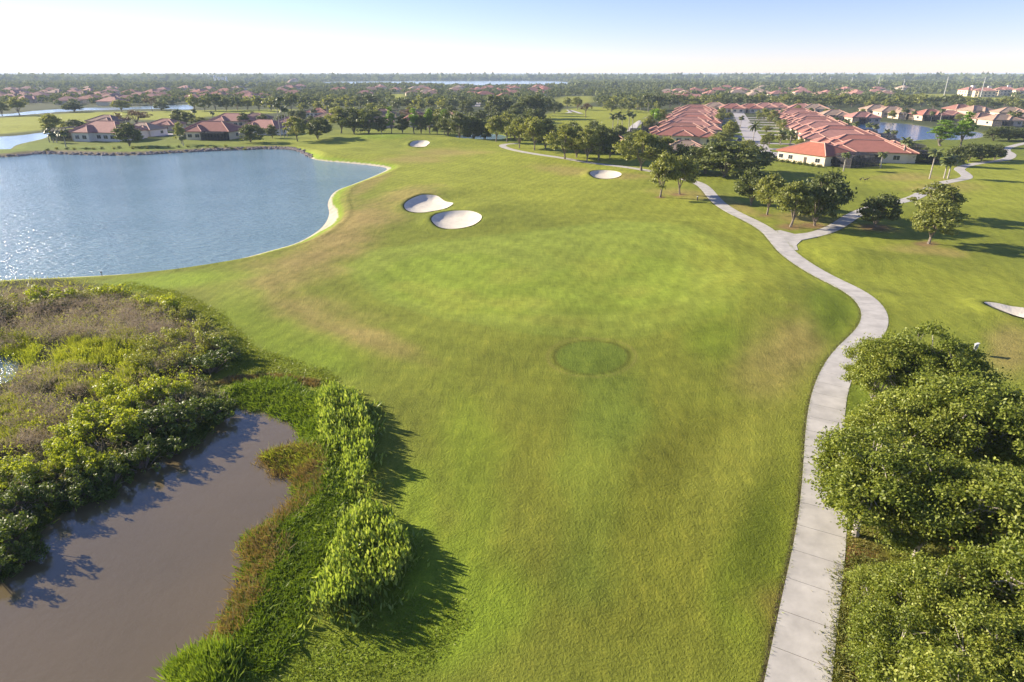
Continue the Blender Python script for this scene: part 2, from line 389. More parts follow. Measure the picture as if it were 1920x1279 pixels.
def resample(pts, step):
    pts = np.asarray(pts); d = np.r_[0, np.cumsum(np.linalg.norm(np.diff(pts, axis=0), axis=1))]
    s = np.arange(0, d[-1], step)
    return np.c_[np.interp(s, d, pts[:, 0]), np.interp(s, d, pts[:, 1])]
def normals2(pts):
    t = np.gradient(pts, axis=0); t /= np.linalg.norm(t, axis=1, keepdims=True) + 1e-9
    return np.c_[t[:, 1], -t[:, 0]]        # to the right of travel
le = resample(catmull(PP(left_edge), False, 8), .6)
k5 = np.ones(7) / 7
def smooth_line(p, it=2):
    for _ in range(it):
        q = np.c_[np.convolve(np.pad(p[:, 0], 3, 'edge'), k5, 'valid'), np.convolve(np.pad(p[:, 1], 3, 'edge'), k5, 'valid')]
        q[0] = p[0]; q[-1] = p[-1]; p = q
    return p
le = smooth_line(le, 3)
MAINC = resample(smooth_line(le + normals2(le) * PW / 2, 2), .6)
BRANCHC = resample(smooth_line(resample(catmull(PP(branch_px), False, 8), .6), 3), .6)
FARPATH = resample(catmull(PP([(1200, 224), (1195, 232), (1188, 240), (1200, 222), ][:3]), False, 4), 2.0)

# ---- terrain height
#  (u, v, amplitude m, radius x m, radius y m, rotation deg)
BUMPS = [(1440, 555, 1.25, 7.5, 9, 20), (1330, 600, .5, 9, 8, 0), (1600, 487, .9, 5, 5.5, -30), (1710, 500, .5, 6, 5, 0), (1240, 455, .6, 12, 8, 0), (1350, 480, .35, 6, 6, 0),
         (1180, 900, .35, 6, 5, 20), (1000, 780, .3, 5, 7, -20), (760, 640, .3, 7, 6, 0), (1330, 1010, .3, 4, 8, 30), (930, 1050, .25, 5, 5, 0),
         (740, 262, 1.9, 26, 16, 0), (650, 283, 1.0, 9, 9, 0), (585, 292, .9, 9, 10, 0), (860, 268, 1.1, 12, 9, 0), (940, 292, .7, 14, 10, 0), (690, 292, .6, 12, 7, 0), (1010, 300, .6, 14, 8, 0),
         (905, 395, .8, 7, 9, 0), (960, 420, .5, 8, 8, 0), (790, 365, .8, 8, 6, 0), (860, 345, .5, 12, 8, 0), (980, 350, .6, 14, 9, 0), (1080, 380, .5, 12, 10, 0), (1150, 345, .4, 8, 6, 0),
         (1690, 325, .7, 14, 8, 0), (1820, 390, .5, 14, 8, 0), (1880, 430, .4, 10, 8, 0), (1870, 345, .7, 20, 8, 0), (1640, 560, .5, 4, 5, 0), (1560, 470, .4, 5, 4, 0), (1110, 676, .22, 3.0, 3.0, 0),
         (690, 420, .5, 7, 10, 0), (520, 560, .35, 10, 6, 0), (470, 520, .25, 9, 5, 0), (1760, 600, .5, 7, 5, 0), (60, 238, .9, 30, 10, 0), (1115, 225, 1.0, 30, 14, 0)]
BUMPS = [(*P(u, v), a, rx, ry, radians(r)) for u, v, a, rx, ry, r in BUMPS]
for u0, v0, u1, v1, a, w in [(1300, 1130, 1470, 800, .3, 5), (1080, 1000, 1240, 760, .28, 4.5), (900, 700, 1080, 560, .25, 4), (1250, 420, 1420, 500, .4, 4), (640, 700, 760, 860, .25, 3)]:
    (x0, y0), (x1, y1) = P(u0, v0), P(u1, v1)
    BUMPS.append(((x0 + x1) / 2, (y0 + y1) / 2, a, math.hypot(x1 - x0, y1 - y0) / 1.6, w, atan2(y1 - y0, x1 - x0)))
def base_height(x, y):
    h = np.zeros_like(x)
    w = smooth(230, 160, y) * smooth(110, 70, x) * smooth(5, 20, y)
    h += w * ((fbm(x / 16, y / 16, 3, 2) - .5) * .55 + (fbm(x / 42, y / 42, 9, 2) - .5) * .9)
    for bx, by, a, rx, ry, r in BUMPS:
        dx = x - bx; dy = y - by; c, s = cos(r), sin(r)
        q = ((dx * c + dy * s) / rx) ** 2 + ((-dx * s + dy * c) / ry) ** 2
        h += a * np.exp(-q)
    for k, poly in BUNKERS.items():
        cx, cy = poly.mean(0)
        sel = (np.abs(x - cx) < 30) & (np.abs(y - cy) < 30)
        if not sel.any(): continue
        xs, ys = x[sel], y[sel]; d = sdf(xs, ys, poly)
        ang = ((xs - cx) * -LX + (ys - cy) * -LY) / (np.hypot(xs - cx, ys - cy) + 1e-6)
        lip = .1 + .3 * smooth(-.2, .9, ang)
        h[sel] += np.where(d > 0, lip * np.exp(-((d - .7) / 1.5) ** 2), lip * np.exp(-(.7 / 1.5) ** 2) * smooth(-1.6, 0, d)) 
    for poly, lv, bw, sl in WATERS:
        x0, y0 = poly.min(0) - bw - 2; x1, y1 = poly.max(0) + bw + 2
        sel = (x > x0) & (x < x1) & (y > y0) & (y < y1)
        if not sel.any(): continue
        d = sdf(x[sel], y[sel], poly); hh = h[sel]
        out_ = lv + (hh - lv) * smooth(0, bw, d) + .12 * np.minimum(d / .6, 1) * (d < bw)
        h[sel] = np.where(d < 0, lv + np.maximum(d * sl, -1.4), np.where(d < bw, out_, hh))
    return h
def nearest_line(x, y, line, rng_):
    """distance to a dense polyline and index of the nearest sample, only within rng_"""
    d = np.full(x.shape, 1e9); idx = np.zeros(x.shape, int)
    x0, y0 = line.min(0) - rng_; x1, y1 = line.max(0) + rng_
    sel = np.where((x > x0) & (x < x1) & (y > y0) & (y < y1))[0]
    for c in range(0, len(sel), 20000):
        s = sel[c:c + 20000]
        D = (x[s, None] - line[None, :, 0]) ** 2 + (y[s, None] - line[None, :, 1]) ** 2
        j = D.argmin(1); d[s] = np.sqrt(D[np.arange(len(s)), j]); idx[s] = j
    return d, idx
def linez(line):
    z = base_height(line[:, 0], line[:, 1]); k = np.ones(15) / 15
    return np.convolve(np.pad(z, 7, 'edge'), k, 'valid')
MAINZ = linez(MAINC); BRANCHZ = linez(BRANCHC)
def height(x, y, dists=False):
    x = np.atleast_1d(np.asarray(x, float)); y = np.atleast_1d(np.asarray(y, float))
    h = base_height(x, y); dm = np.full(x.shape, 1e9)
    for line, zz in ((MAINC, MAINZ), (BRANCHC, BRANCHZ)):
        d, i = nearest_line(x, y, line, 6); w = smooth(4.5, 1.7, d)
        h = h * (1 - w) + (zz[i] + .025) * w; dm = np.minimum(dm, d)
    return (h, dm) if dists else h
def hz(x, y): return float(height(x, y)[0])
def G(u, v):
    x, y = P(u, v); return (x, y, hz(x, y))

# ---- terrain mesh: polar sheet round the camera's foot, fine in front, out to the horizon
th = np.concatenate([np.linspace(-180, -53, 30)[:-1], np.linspace(-53, 53, 590), np.linspace(53, 180, 30)[1:]])
rr = np.concatenate([[0.5, 4, 8], np.exp(np.linspace(math.log(12), math.log(420), 470)), np.exp(np.linspace(math.log(430), math.log(16000), 190))])
TH, RR = np.meshgrid(np.radians(th), rr)
X = (RR * np.sin(TH)).ravel(); Y = (RR * np.cos(TH)).ravel()
Z, DM = height(X, Y, True)
nT = len(th); nR = len(rr)
ii = (np.arange(nR - 1)[:, None] * nT + np.arange(nT - 1)[None, :]).ravel()
quads = np.c_[ii, ii + 1, ii + 1 + nT, ii + nT][:, ::-1]
# bunker beds sink a little below the sand sheets
for k, poly in BUNKERS.items():
    cx, cy = poly.mean(0); sel = np.where((np.abs(X - cx) < 15) & (np.abs(Y - cy) < 15))[0]
    if len(sel):
        d = sdf(X[sel], Y[sel], poly); Z[sel] -= 1.1 * smooth(.05, -.5, d)
me = np_mesh('ground', np.c_[X, Y, Z], quads)
# ---- albedo of turf, soil, sand and marsh (the ground's own colours, plus shade painted along the path edge)
C_ROUGH = np.array([.2, .232, .03]); C_LAWN = np.array([.17, .225, .035]); C_FAIR = np.array([.235, .295, .04]); C_BRIGHT = np.array([.305, .335, .042])
C_BROWN = np.array([.36, .27, .1]); C_LUSH = np.array([.2, .285, .022]); C_FOREST = np.array([.07, .085, .035]); C_MULCH = np.array([.3, .13, .07]); C_SOIL_SHADE = np.array([.07, .055, .035])
C_SHORE = np.array([.62, .55, .42]); C_DARKG = np.array([.12, .165, .02]); C_MARSH = np.array([.1, .1, .04]); C_OLIVE = np.array([.178, .192, .022]); C_PALE = np.array([.32, .34, .05])
U, V = proj(X, Y, 0.0)
front = Y > 8
col = np.tile(C_ROUGH, (len(X), 1)); rgh = np.full(len(X), .55)
def lay(w, c, strength=1.0):
    global col
    w = np.clip(w * strength, 0, 1)[:, None]; col = col * (1 - w) + np.asarray(c) * w
wob = fbm(X / 3.5, Y / 3.5, 21, 3) - .5; wob2 = fbm(X / 11, Y / 11, 33, 3) - .5
def blob(u, v, ru, rv, rot=0, soft=.5, nz=.8):
    du = U - u; dv = V - v; c, s = cos(radians(rot)), sin(radians(rot))
    q = np.sqrt(((du * c + dv * s) / ru) ** 2 + ((-du * s + dv * c) / rv) ** 2) + nz * wob + nz * .6 * wob2
    return smooth(1 + soft, 1 - soft, q) * front
def zone(poly_px, soft_m=2.0, nz=2.0):
    poly = PP(poly_px); d = sdf(X, Y, poly) + nz * (wob + wob2); return smooth(soft_m, -soft_m, d) * front
far = smooth(240, 420, np.hypot(X, Y)); lay(far, C_FOREST)
lay(smooth(150, 260, Y) * (1 - far), C_LAWN, .55)
FAIRZONES = {}
def fz(k, pts): FAIRZONES[k] = PP(pts); return pts
lay(zone(fz('left', [(-200, 246), (0, 252), (90, 243), (200, 240), (240, 224), (330, 226), (420, 216), (520, 212), (560, 205), (360, 207), (150, 211), (0, 221), (-200, 226)]), 6, 3), C_BRIGHT * .92)
lay(zone(fz('mid', [(1010, 219), (1060, 205), (1110, 200), (1190, 203), (1230, 212), (1205, 232), (1170, 244), (1100, 247), (1050, 236)]), 6, 3), C_BRIGHT * .9)
lay(zone(fz('midback', [(1030, 195), (1050, 181), (1110, 180), (1115, 190), (1075, 200)]), 8, 3), C_PALE * .8)
lay(zone(fz('green_gap', [(728, 186), (733, 177), (757, 176), (757, 189), (745, 194)]), 8, 3), C_BRIGHT)
lay(zone(fz('right_verge', [(1690, 187), (1720, 176), (1770, 176), (1900, 184), (1960, 190), (1960, 197), (1800, 190), (1740, 192)]), 12, 4), C_PALE * .8)
lay(zone(fz('right_far_fair', [(1560, 330), (1700, 310), (1920, 300), (2100, 300), (2100, 420), (1920, 400), (1700, 370)]), 6, 3), C_BRIGHT, .6)
lay(zone([(-100, 283), (30, 275), (90, 262), (140, 274), (330, 272), (470, 272), (560, 262), (600, 266), (560, 281), (440, 280), (300, 284), (100, 286), (-100, 292)], 3, 1), C_LAWN)
lay(blob(900, 330, 330, 55, 8, .6), C_BRIGHT, .75)
lay(blob(1060, 300, 180, 25, 8, .6), C_BRIGHT, .7)
lay(blob(640, 290, 110, 20, 6, .6), C_BRIGHT, .7)
lay(zone([(640, 500), (690, 470), (800, 452), (960, 440), (1150, 415), (1300, 430), (1400, 480), (1420, 540), (1360, 600), (1200, 640), (1000, 640), (820, 600), (700, 560)], .5, .8), C_FAIR, .85)
lay(zone([(690, 520), (760, 480), (900, 470), (1000, 520), (1000, 600), (850, 590), (740, 560)], 1.2, 3), C_LUSH * 1.1, .45)
lay(zone([(1000, 520), (1130, 480), (1280, 490), (1290, 560), (1150, 600), (1010, 590)], 1.2, 3), C_LUSH * 1.08, .35)
lay(blob(1400, 490, 110, 60, 20, .7), C_BRIGHT, .8); lay(blob(1330, 400, 110, 35, 15, .7), C_BRIGHT, .7)
lay(blob(1600, 455, 80, 25, 0, .6), C_BRIGHT * 1.05, .7); lay(blob(1790, 560, 180, 60, 5, .6), C_BRIGHT, .6); lay(blob(1840, 360, 140, 50, 5, .6), C_BRIGHT, .5)
for a in [(650, 440, 60, 45, -40), (600, 465, 70, 22, -25), (700, 410, 55, 20, 0), (760, 370, 60, 14, -10), (520, 520, 110, 32, -12), (560, 590, 130, 40, 12), (690, 345, 40, 10, -30), (700, 640, 90, 22, 20),
          (835, 287, 70, 7, 0), (1060, 318, 50, 7, 5), (780, 300, 60, 5, 0), (1505, 650, 40, 45, 35), (1440, 700, 60, 70, 30), (1890, 660, 40, 40, 0), (1500, 412, 50, 8, 5), (1640, 428, 40, 5, 5), (1740, 470, 70, 9, 5), (1290, 365, 60, 9, 5), (1390, 390, 40, 9, 20), (1760, 355, 60, 9, 0), (1700, 335, 60, 6, 0), (1180, 330, 40, 5, 0)]:
    lay(blob(*a, .7), C_BROWN, .6)
lay(blob(1200, 1000, 420, 330, 0, .8), C_OLIVE, .7)
lay(blob(1150, 770, 90, 60, 60, .6), C_DARKG * 1.25, .6); lay(blob(1120, 900, 70, 200, 10, .6), C_DARKG * 1.35, .5); lay(blob(880, 900, 60, 140, -10, .7), C_LUSH, .5); lay(blob(1090, 1080, 60, 60, 0, .7), C_DARKG * 1.2, .5)
lay(blob(1340, 640, 50, 40, 0, .7), C_LUSH * .9, .55); lay(blob(1290, 850, 160, 60, -30, .7), C_OLIVE * .8, .6); lay(blob(1420, 1050, 60, 180, 12, .6), C_LUSH * .85, .5); lay(blob(1560, 590, 45, 50, 0, .5), C_LUSH * .75, .7)
lay(blob(1390, 880, 60, 130, 35, .7), C_PALE * .9, .5); lay(blob(560, 650, 130, 45, 25, .6), C_LUSH * 1.05, .75); lay(blob(450, 570, 70, 40, 30, .7), C_LUSH * 1.05, .6); lay(blob(300, 530, 150, 14, -5, .7), C_LUSH * 1.15, .8)
lay(blob(850, 1130, 130, 120, 0, .7), C_LUSH * 1.05, .8); lay(blob(700, 1230, 200, 60, -10, .7), C_LUSH, .8); lay(blob(780, 980, 40, 120, 0, .6), C_LUSH * 1.05, .6)
_fd = sdf(X, Y, PP([(640, 500), (690, 470), (800, 452), (960, 440), (1150, 415), (1300, 430), (1400, 480), (1420, 540), (1360, 600), (1200, 640), (1000, 640), (820, 600), (700, 560)]))
_mow = np.sin((_fd + .5 * wob2) * 2 * pi / 3.4); col *= (1 + .045 * np.tanh(_mow * 3) * smooth(16, 8, np.abs(_fd)) * front)[:, None]
_in = (X * .8 + Y * .6); col *= (1 + .035 * np.tanh(np.sin(_in * 2 * pi / 5.2 + wob2) * 3) * smooth(0, -3, _fd))[:, None]
for a in [(850, 565, 70, 20, 0), (1000, 575, 60, 14, 0), (1130, 505, 60, 16, 0), (960, 520, 50, 12, 0), (1190, 545, 50, 14, 0), (780, 540, 50, 12, 0), (1050, 610, 70, 10, 0)]: lay(blob(*a, .6, 1.4), C_PALE, .4)
# round tee pad with a dark worn rim
q = np.hypot((U - 1110) / 70, (V - 675) / 31) + .06 * wob; lay(smooth(1.0, .9, q) * front, C_DARKG * 1.15, .95); lay(np.exp(-((q - 1.0) / .05) ** 2) * front, C_OLIVE * .45, .7); lay(np.exp(-((q - 1.17) / .05) ** 2) * front, C_BROWN * .8, .25)
# putting green
lay(blob(720, 262, 50, 5, 0, .3, .2), C_LUSH * .95, .8)
# marsh, banks, mulch
THICKET = PP([(-500, 600), (-150, 555), (0, 527), (110, 520), (220, 538), (330, 568), (420, 615), (448, 655), (400, 705), (430, 765), (365, 830), (212, 892), (213, 930), (104, 960), (55, 990), (70, 1022), (0, 1078), (-200, 1150), (-700, 1200)])
dt = sdf(X, Y, THICKET); lay(smooth(.6, -1.5, dt + wob), C_MARSH)
DP = sdf(X, Y, POND); lay(smooth(3.2, 1.4, DP + 1.4 * wob) * (DP > -2), C_DARKG * 1.05, .75); lay(smooth(.5, 0, DP), C_SOIL_SHADE)
DL = sdf(X, Y, LAKE)
beach = .45 + 1.9 * np.exp(-(((U - 622) / 22) ** 2 + ((V - 405) / 26) ** 2)) + .4 * smooth(640, 560, U) * smooth(420, 470, V) + .6 * smooth(600, 680, U) * smooth(345, 300, V)
rocky = smooth(560, 500, U) * smooth(300, 285, V) * front
lay(smooth(beach + 2.6, beach + .9, DL + .9 * wob) * (1 - rocky), C_LUSH * 1.25, .85)
lay(smooth(beach + .25, beach - .15, DL + .25 * wob), C_SHORE)
lay(smooth(5, 2.5, DL + 1.5 * wob) * rocky, np.array([.2, .15, .12]), .85)
for w_ in (BLUEPOND, CANAL, FARCANAL): lay(smooth(1.5, 0, sdf(X, Y, w_)), np.array([.16, .17, .07]))
MULCHZ = [(1600, 1100, 70, 90, 10), (1720, 1190, 190, 120, 0), (1850, 1050, 120, 120, 0), (1640, 1250, 80, 60, 0)]
for a in MULCHZ: lay(blob(*a, .5, 1.0), C_MULCH * .9, .85)
lay(blob(1590, 1180, 25, 120, 8, .4, .6), C_OLIVE, .9); lay(blob(1680, 830, 130, 130, 0, .5), C_LUSH * .8, .7)
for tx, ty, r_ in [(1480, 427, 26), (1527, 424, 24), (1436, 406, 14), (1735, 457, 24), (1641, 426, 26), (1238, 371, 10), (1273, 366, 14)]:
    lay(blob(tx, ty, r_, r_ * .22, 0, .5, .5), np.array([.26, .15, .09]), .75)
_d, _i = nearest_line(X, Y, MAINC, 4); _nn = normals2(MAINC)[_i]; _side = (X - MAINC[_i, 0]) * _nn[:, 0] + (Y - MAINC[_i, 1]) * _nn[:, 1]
lay(np.exp(-((DM - PW / 2 - .08) / .15) ** 2) * (_side < 0), C_SOIL_SHADE, .9)  # painted dark strip: edge soil plus grass shade along the path's left side
bnk = np.full(X.shape, 1e9)
for k, poly in BUNKERS.items():
    cx, cy = poly.mean(0); sel = np.where((np.abs(X - cx) < 20) & (np.abs(Y - cy) < 20))[0]
    if len(sel): bnk[sel] = np.minimum(bnk[sel], np.abs(sdf(X[sel], Y[sel], poly)))
lay(smooth(.8, .1, bnk), C_DARKG * .8, .6)
rgh += .9 * smooth(4, -1, DP) + .9 * smooth(1.5, -1, dt) + .5 * blob(560, 650, 140, 50, 25) + .35 * smooth(700, 1100, V) * front - .35 * zone([(640, 500), (800, 452), (1150, 415), (1400, 480), (1360, 600), (1000, 640), (700, 560)], 2, 2)
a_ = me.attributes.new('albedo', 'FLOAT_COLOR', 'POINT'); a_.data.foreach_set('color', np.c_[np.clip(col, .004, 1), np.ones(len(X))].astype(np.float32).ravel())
b_ = me.attributes.new('roughness_mask', 'FLOAT', 'POINT'); b_.data.foreach_set('value', np.clip(rgh, 0, 1.6).astype(np.float32))
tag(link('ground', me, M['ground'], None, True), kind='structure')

# ---- water sheets
def sheet(name, poly, z, mat, label=None):
    t = normals2(np.vstack([poly, poly[:1]]))[:-1]
    area = np.sum(poly[:, 0] * np.roll(poly[:, 1], -1) - np.roll(poly[:, 0], -1) * poly[:, 1])
    p = poly + (t if area > 0 else -t) * .55
    m = bpy.data.meshes.new(name); m.from_pydata([(x, y, z) for x, y in (p if area > 0 else p[::-1])], [], [tuple(range(len(p)))])
    o = link(name, m, mat); tag(o, label, kind='structure'); return o
sheet('lake_water', LAKE, WL, M['lake'], 'wide rippled blue lake on the left')
sheet('pond_water', POND, WP, M['pond'], 'muddy brown pond in the foreground')
sheet('blue_pond_water', BLUEPOND, WF, M['blue_pond'], 'deep blue pond behind the red villas')
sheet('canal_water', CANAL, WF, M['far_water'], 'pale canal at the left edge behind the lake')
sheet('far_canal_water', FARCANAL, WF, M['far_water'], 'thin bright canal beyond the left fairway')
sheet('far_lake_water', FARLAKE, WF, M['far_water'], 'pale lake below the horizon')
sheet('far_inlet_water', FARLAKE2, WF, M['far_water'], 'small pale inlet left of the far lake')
sheet('marsh_pool_water', MARSHPOOL, -1.0, M['lake'], 'small pool in the marsh at the left edge')
sheet('back_pond_water', BACKPOND, WF, M['lake'], 'sliver of water under the dark oaks')

# ---- sand bunkers: bowl shaped sand sheets
for k, poly in BUNKERS.items():
    c = poly.mean(0); n = len(poly); rings = [1.0, .93, .84, .7, .5, .25]
    vs_ = []; 
    for r in rings:
        q = c + (poly - c) * r
        dq = sdf(q[:, 0], q[:, 1], poly) * (r < .99)
        z = height(q[:, 0], q[:, 1]) + .05 - .16 * smooth(0, -.5, dq) - .3 * smooth(-.2, -2.6, dq)
        vs_ += [(a, b, d) for (a, b), d in zip(q, z)]
    vs_.append((c[0], c[1], hz(*c) - .52))
    fs = [(i * n + j, i * n + (j + 1) % n, (i + 1) * n + (j + 1) % n, (i + 1) * n + j) for i in range(len(rings) - 1) for j in range(n)]
    fs += [((len(rings) - 1) * n + j, (len(rings) - 1) * n + (j + 1) % n, len(vs_) - 1) for j in range(n)]
    m_ = bpy.data.meshes.new('sand_bunker'); m_.from_pydata(vs_, [], fs)
    tag(link('sand_bunker', m_, M['sand'], None, True),
        {'a': 'pointed white sand bunker, upper of the pair beside the lake', 'b': 'oval white sand bunker, lower of the pair beside the lake', 'c': 'small sand bunker beside the far putting green',
         'd': 'lone oval sand bunker near the path-side oaks', 'e': 'sand bunker cut off by the right edge of the photo'}[k], kind='structure')

# ---- cart paths: cast concrete slabs with open joints
def slab_strip(line, zz, i0, i1, gap, w=PW):
    seg = np.arange(i0, i1 + 1); p = line[seg].copy(); z = zz[seg]
    nn = normals2(line)[seg]; tt = np.c_[-nn[:, 1], nn[:, 0]]
    p[0] += tt[0] * gap / 2; p[-1] -= tt[-1] * gap / 2
    L = p - nn * w / 2; R = p + nn * w / 2; n = len(p); vs_ = []
    for a, b, zc in zip(L, R, z):
        vs_ += [(a[0], a[1], zc + .05), (b[0], b[1], zc + .05), (a[0], a[1], zc - .16), (b[0], b[1], zc - .16)]
    fs = []
    for j in range(n - 1):
        k = 4 * j
        fs += [(k, k + 1, k + 5, k + 4), (k + 2, k, k + 4, k + 6), (k + 1, k + 3, k + 7, k + 5)]
    fs += [(0, 2, 3, 1), (4 * n - 4, 4 * n - 3, 4 * n - 1, 4 * n - 2)]
    return vs_, fs
def slabmat(i):
    f = 1 + .035 * sin(i * 12.9898) ; return simple('path_concrete_cast', (.46 * f, .44 * f, .405 * f), .85, .2, .17, .7, bmp=.006)
SLABM = [slabmat(i) for i in range(5)]
def cart_path(name, label, line, zz, n_slab, start=0):
    root = thing(name, label, None); root['kind'] = 'structure'
    i = start; k = 0
    while i + 4 < len(line) and k < n_slab:
        v_, f_ = slab_strip(line, zz, i, i + 4, .03); m_ = bpy.data.meshes.new('slab'); m_.from_pydata(v_, [], f_)
        link('slab', m_, SLABM[(k * 7 + k // 3) % 5], root); i += 4; k += 1
    if i + 2 < len(line):
        v_ = []; f_ = []
        while i + 4 < len(line):
            a, b = slab_strip(line, zz, i, i + 4, .04); o_ = len(v_); v_ += a; f_ += [tuple(t + o_ for t in f) for f in b]; i += 4
        m_ = bpy.data.meshes.new('paving'); m_.from_pydata(v_, [], f_); o = link('paving', m_, SLABM[0], root); o['kind'] = 'stuff'
    return root
cart_path('cart_path', 'pale concrete cart path winding up the right side of the fairway', MAINC, MAINZ, 52)
# the branch leaves the main path; it starts where it clears it
dB, _ = nearest_line(BRANCHC[:, 0], BRANCHC[:, 1], MAINC, 10)
s0 = int(np.argmax(dB > PW * .92))
cart_path('branch_path', 'concrete branch path bending right between the oaks to the houses', BRANCHC, BRANCHZ, 30, s0)
jx = PP([(1431, 437), (1463, 434), (1490, 441), (1518, 438), (1532, 446), (1503, 452), (1493, 462), (1496, 471), (1470, 474), (1446, 456)])
m_ = bpy.data.meshes.new('path_junction'); zt = height(jx[:, 0], jx[:, 1]) + .047
nj = len(jx); jc = jx.mean(0); zc = float(MAINZ[np.argmin(np.hypot(MAINC[:, 0] - jc[0], MAINC[:, 1] - jc[1]))]) + .044
m_.from_pydata([(a, b, max(z, zc)) for (a, b), z in zip(jx, zt)] + [(a, b, zc - .3) for (a, b) in jx], [], [tuple(range(nj))[::-1]] + [(i, (i + 1) % nj, nj + (i + 1) % nj, nj + i) for i in range(nj)])
tag(link('path_junction', m_, SLABM[0]), 'flared concrete junction where the two cart paths meet', kind='structure')

# ---- street, driveways and far strips
def flat_poly(name, pts, mat, label=None, z=.03):
    p = np.asarray(pts); area = np.sum(p[:, 0] * np.roll(p[:, 1], -1) - np.roll(p[:, 0], -1) * p[:, 1])
    if area < 0: p = p[::-1]
    zz = height(p[:, 0], p[:, 1]); m = bpy.data.meshes.new(name); m.from_pydata([(x, y, max(q, 0) + z) for (x, y), q in zip(p, zz)], [], [tuple(range(len(p)))])
    o = link(name, m, mat); tag(o, label, kind='structure'); return o
SD = np.array([.285, .958]); SN = np.array([.958, -.285])       # along and across the villa street
S0 = np.array(P(1426, 283)); 
def street_pt(a, b): return S0 + SD * a + SN * b
flat_poly('street', [street_pt(-6, -3.6), street_pt(-6, 3.6), street_pt(250, 3.6), street_pt(250, -3.6)], M['road'], 'pale paved street between the two rows of red villas')
flat_poly('turning_court', [street_pt(-16, -6), street_pt(-16, 12), street_pt(-3, 12), street_pt(-3, -6)], M['road'], 'pale paved court at the near end of the villa street', .034)
def strip(name, px, w, mat, label, z=.03):
    l = resample(catmull(PP(px), False, 6), 2.0); nn = normals2(l)
    return flat_poly(name, np.vstack([l - nn * w / 2, (l + nn * w / 2)[::-1]]), mat, label, z)
strip('far_path', [(1183, 250), (1186, 241), (1197, 231), (1222, 218)], 4, M['concrete'], 'pale path bending past palms left of the villa row')
strip('far_fairway_path', [(1062, 212), (1070, 210), (1066, 206), (1090, 213)], 3, M['concrete'], 'thin path curling on the distant fairway')
strip('lakeside_drive', [(288, 256), (310, 252), (330, 252), (350, 250)], 9, M['road'], 'grey driveway between the two lakeside houses')
strip('back_street', [(884, 200), (890, 188), (900, 178)], 14, M['road'], 'distant pale street among dark trees above the oaks')
strip('pond_drive', [(1330, 200), (1450, 201), (1560, 200)], 12, M['road'], 'distant cross street behind the villas')

# ================================================================== TREES AND PLANTS
ORD = ['first', 'second', 'third', 'fourth', 'fifth', 'sixth', 'seventh', 'eighth', 'ninth', 'tenth', 'eleventh', 'twelfth', 'thirteenth', 'fourteenth', 'fifteenth', 'sixteenth', 'seventeenth', 'eighteenth', 'nineteenth']
def ordw(i):
    if i < 19: return ORD[i]
    t = ['twentieth', 'thirtieth', 'fortieth', 'fiftieth', 'sixtieth', 'seventieth', 'eightieth', 'ninetieth']; p = ['twenty', 'thirty', 'forty', 'fifty', 'sixty', 'seventy', 'eighty', 'ninety']
    n = i + 1
    return t[n // 10 - 2] if n % 10 == 0 else p[n // 10 - 2] + '-' + ORD[n % 10 - 1]
def from_left(i, n):
    if n == 1: return ''
    if i == 0: return 'leftmost'
    if i == n - 1: return 'rightmost'
    return ordw(i) + ' from left'

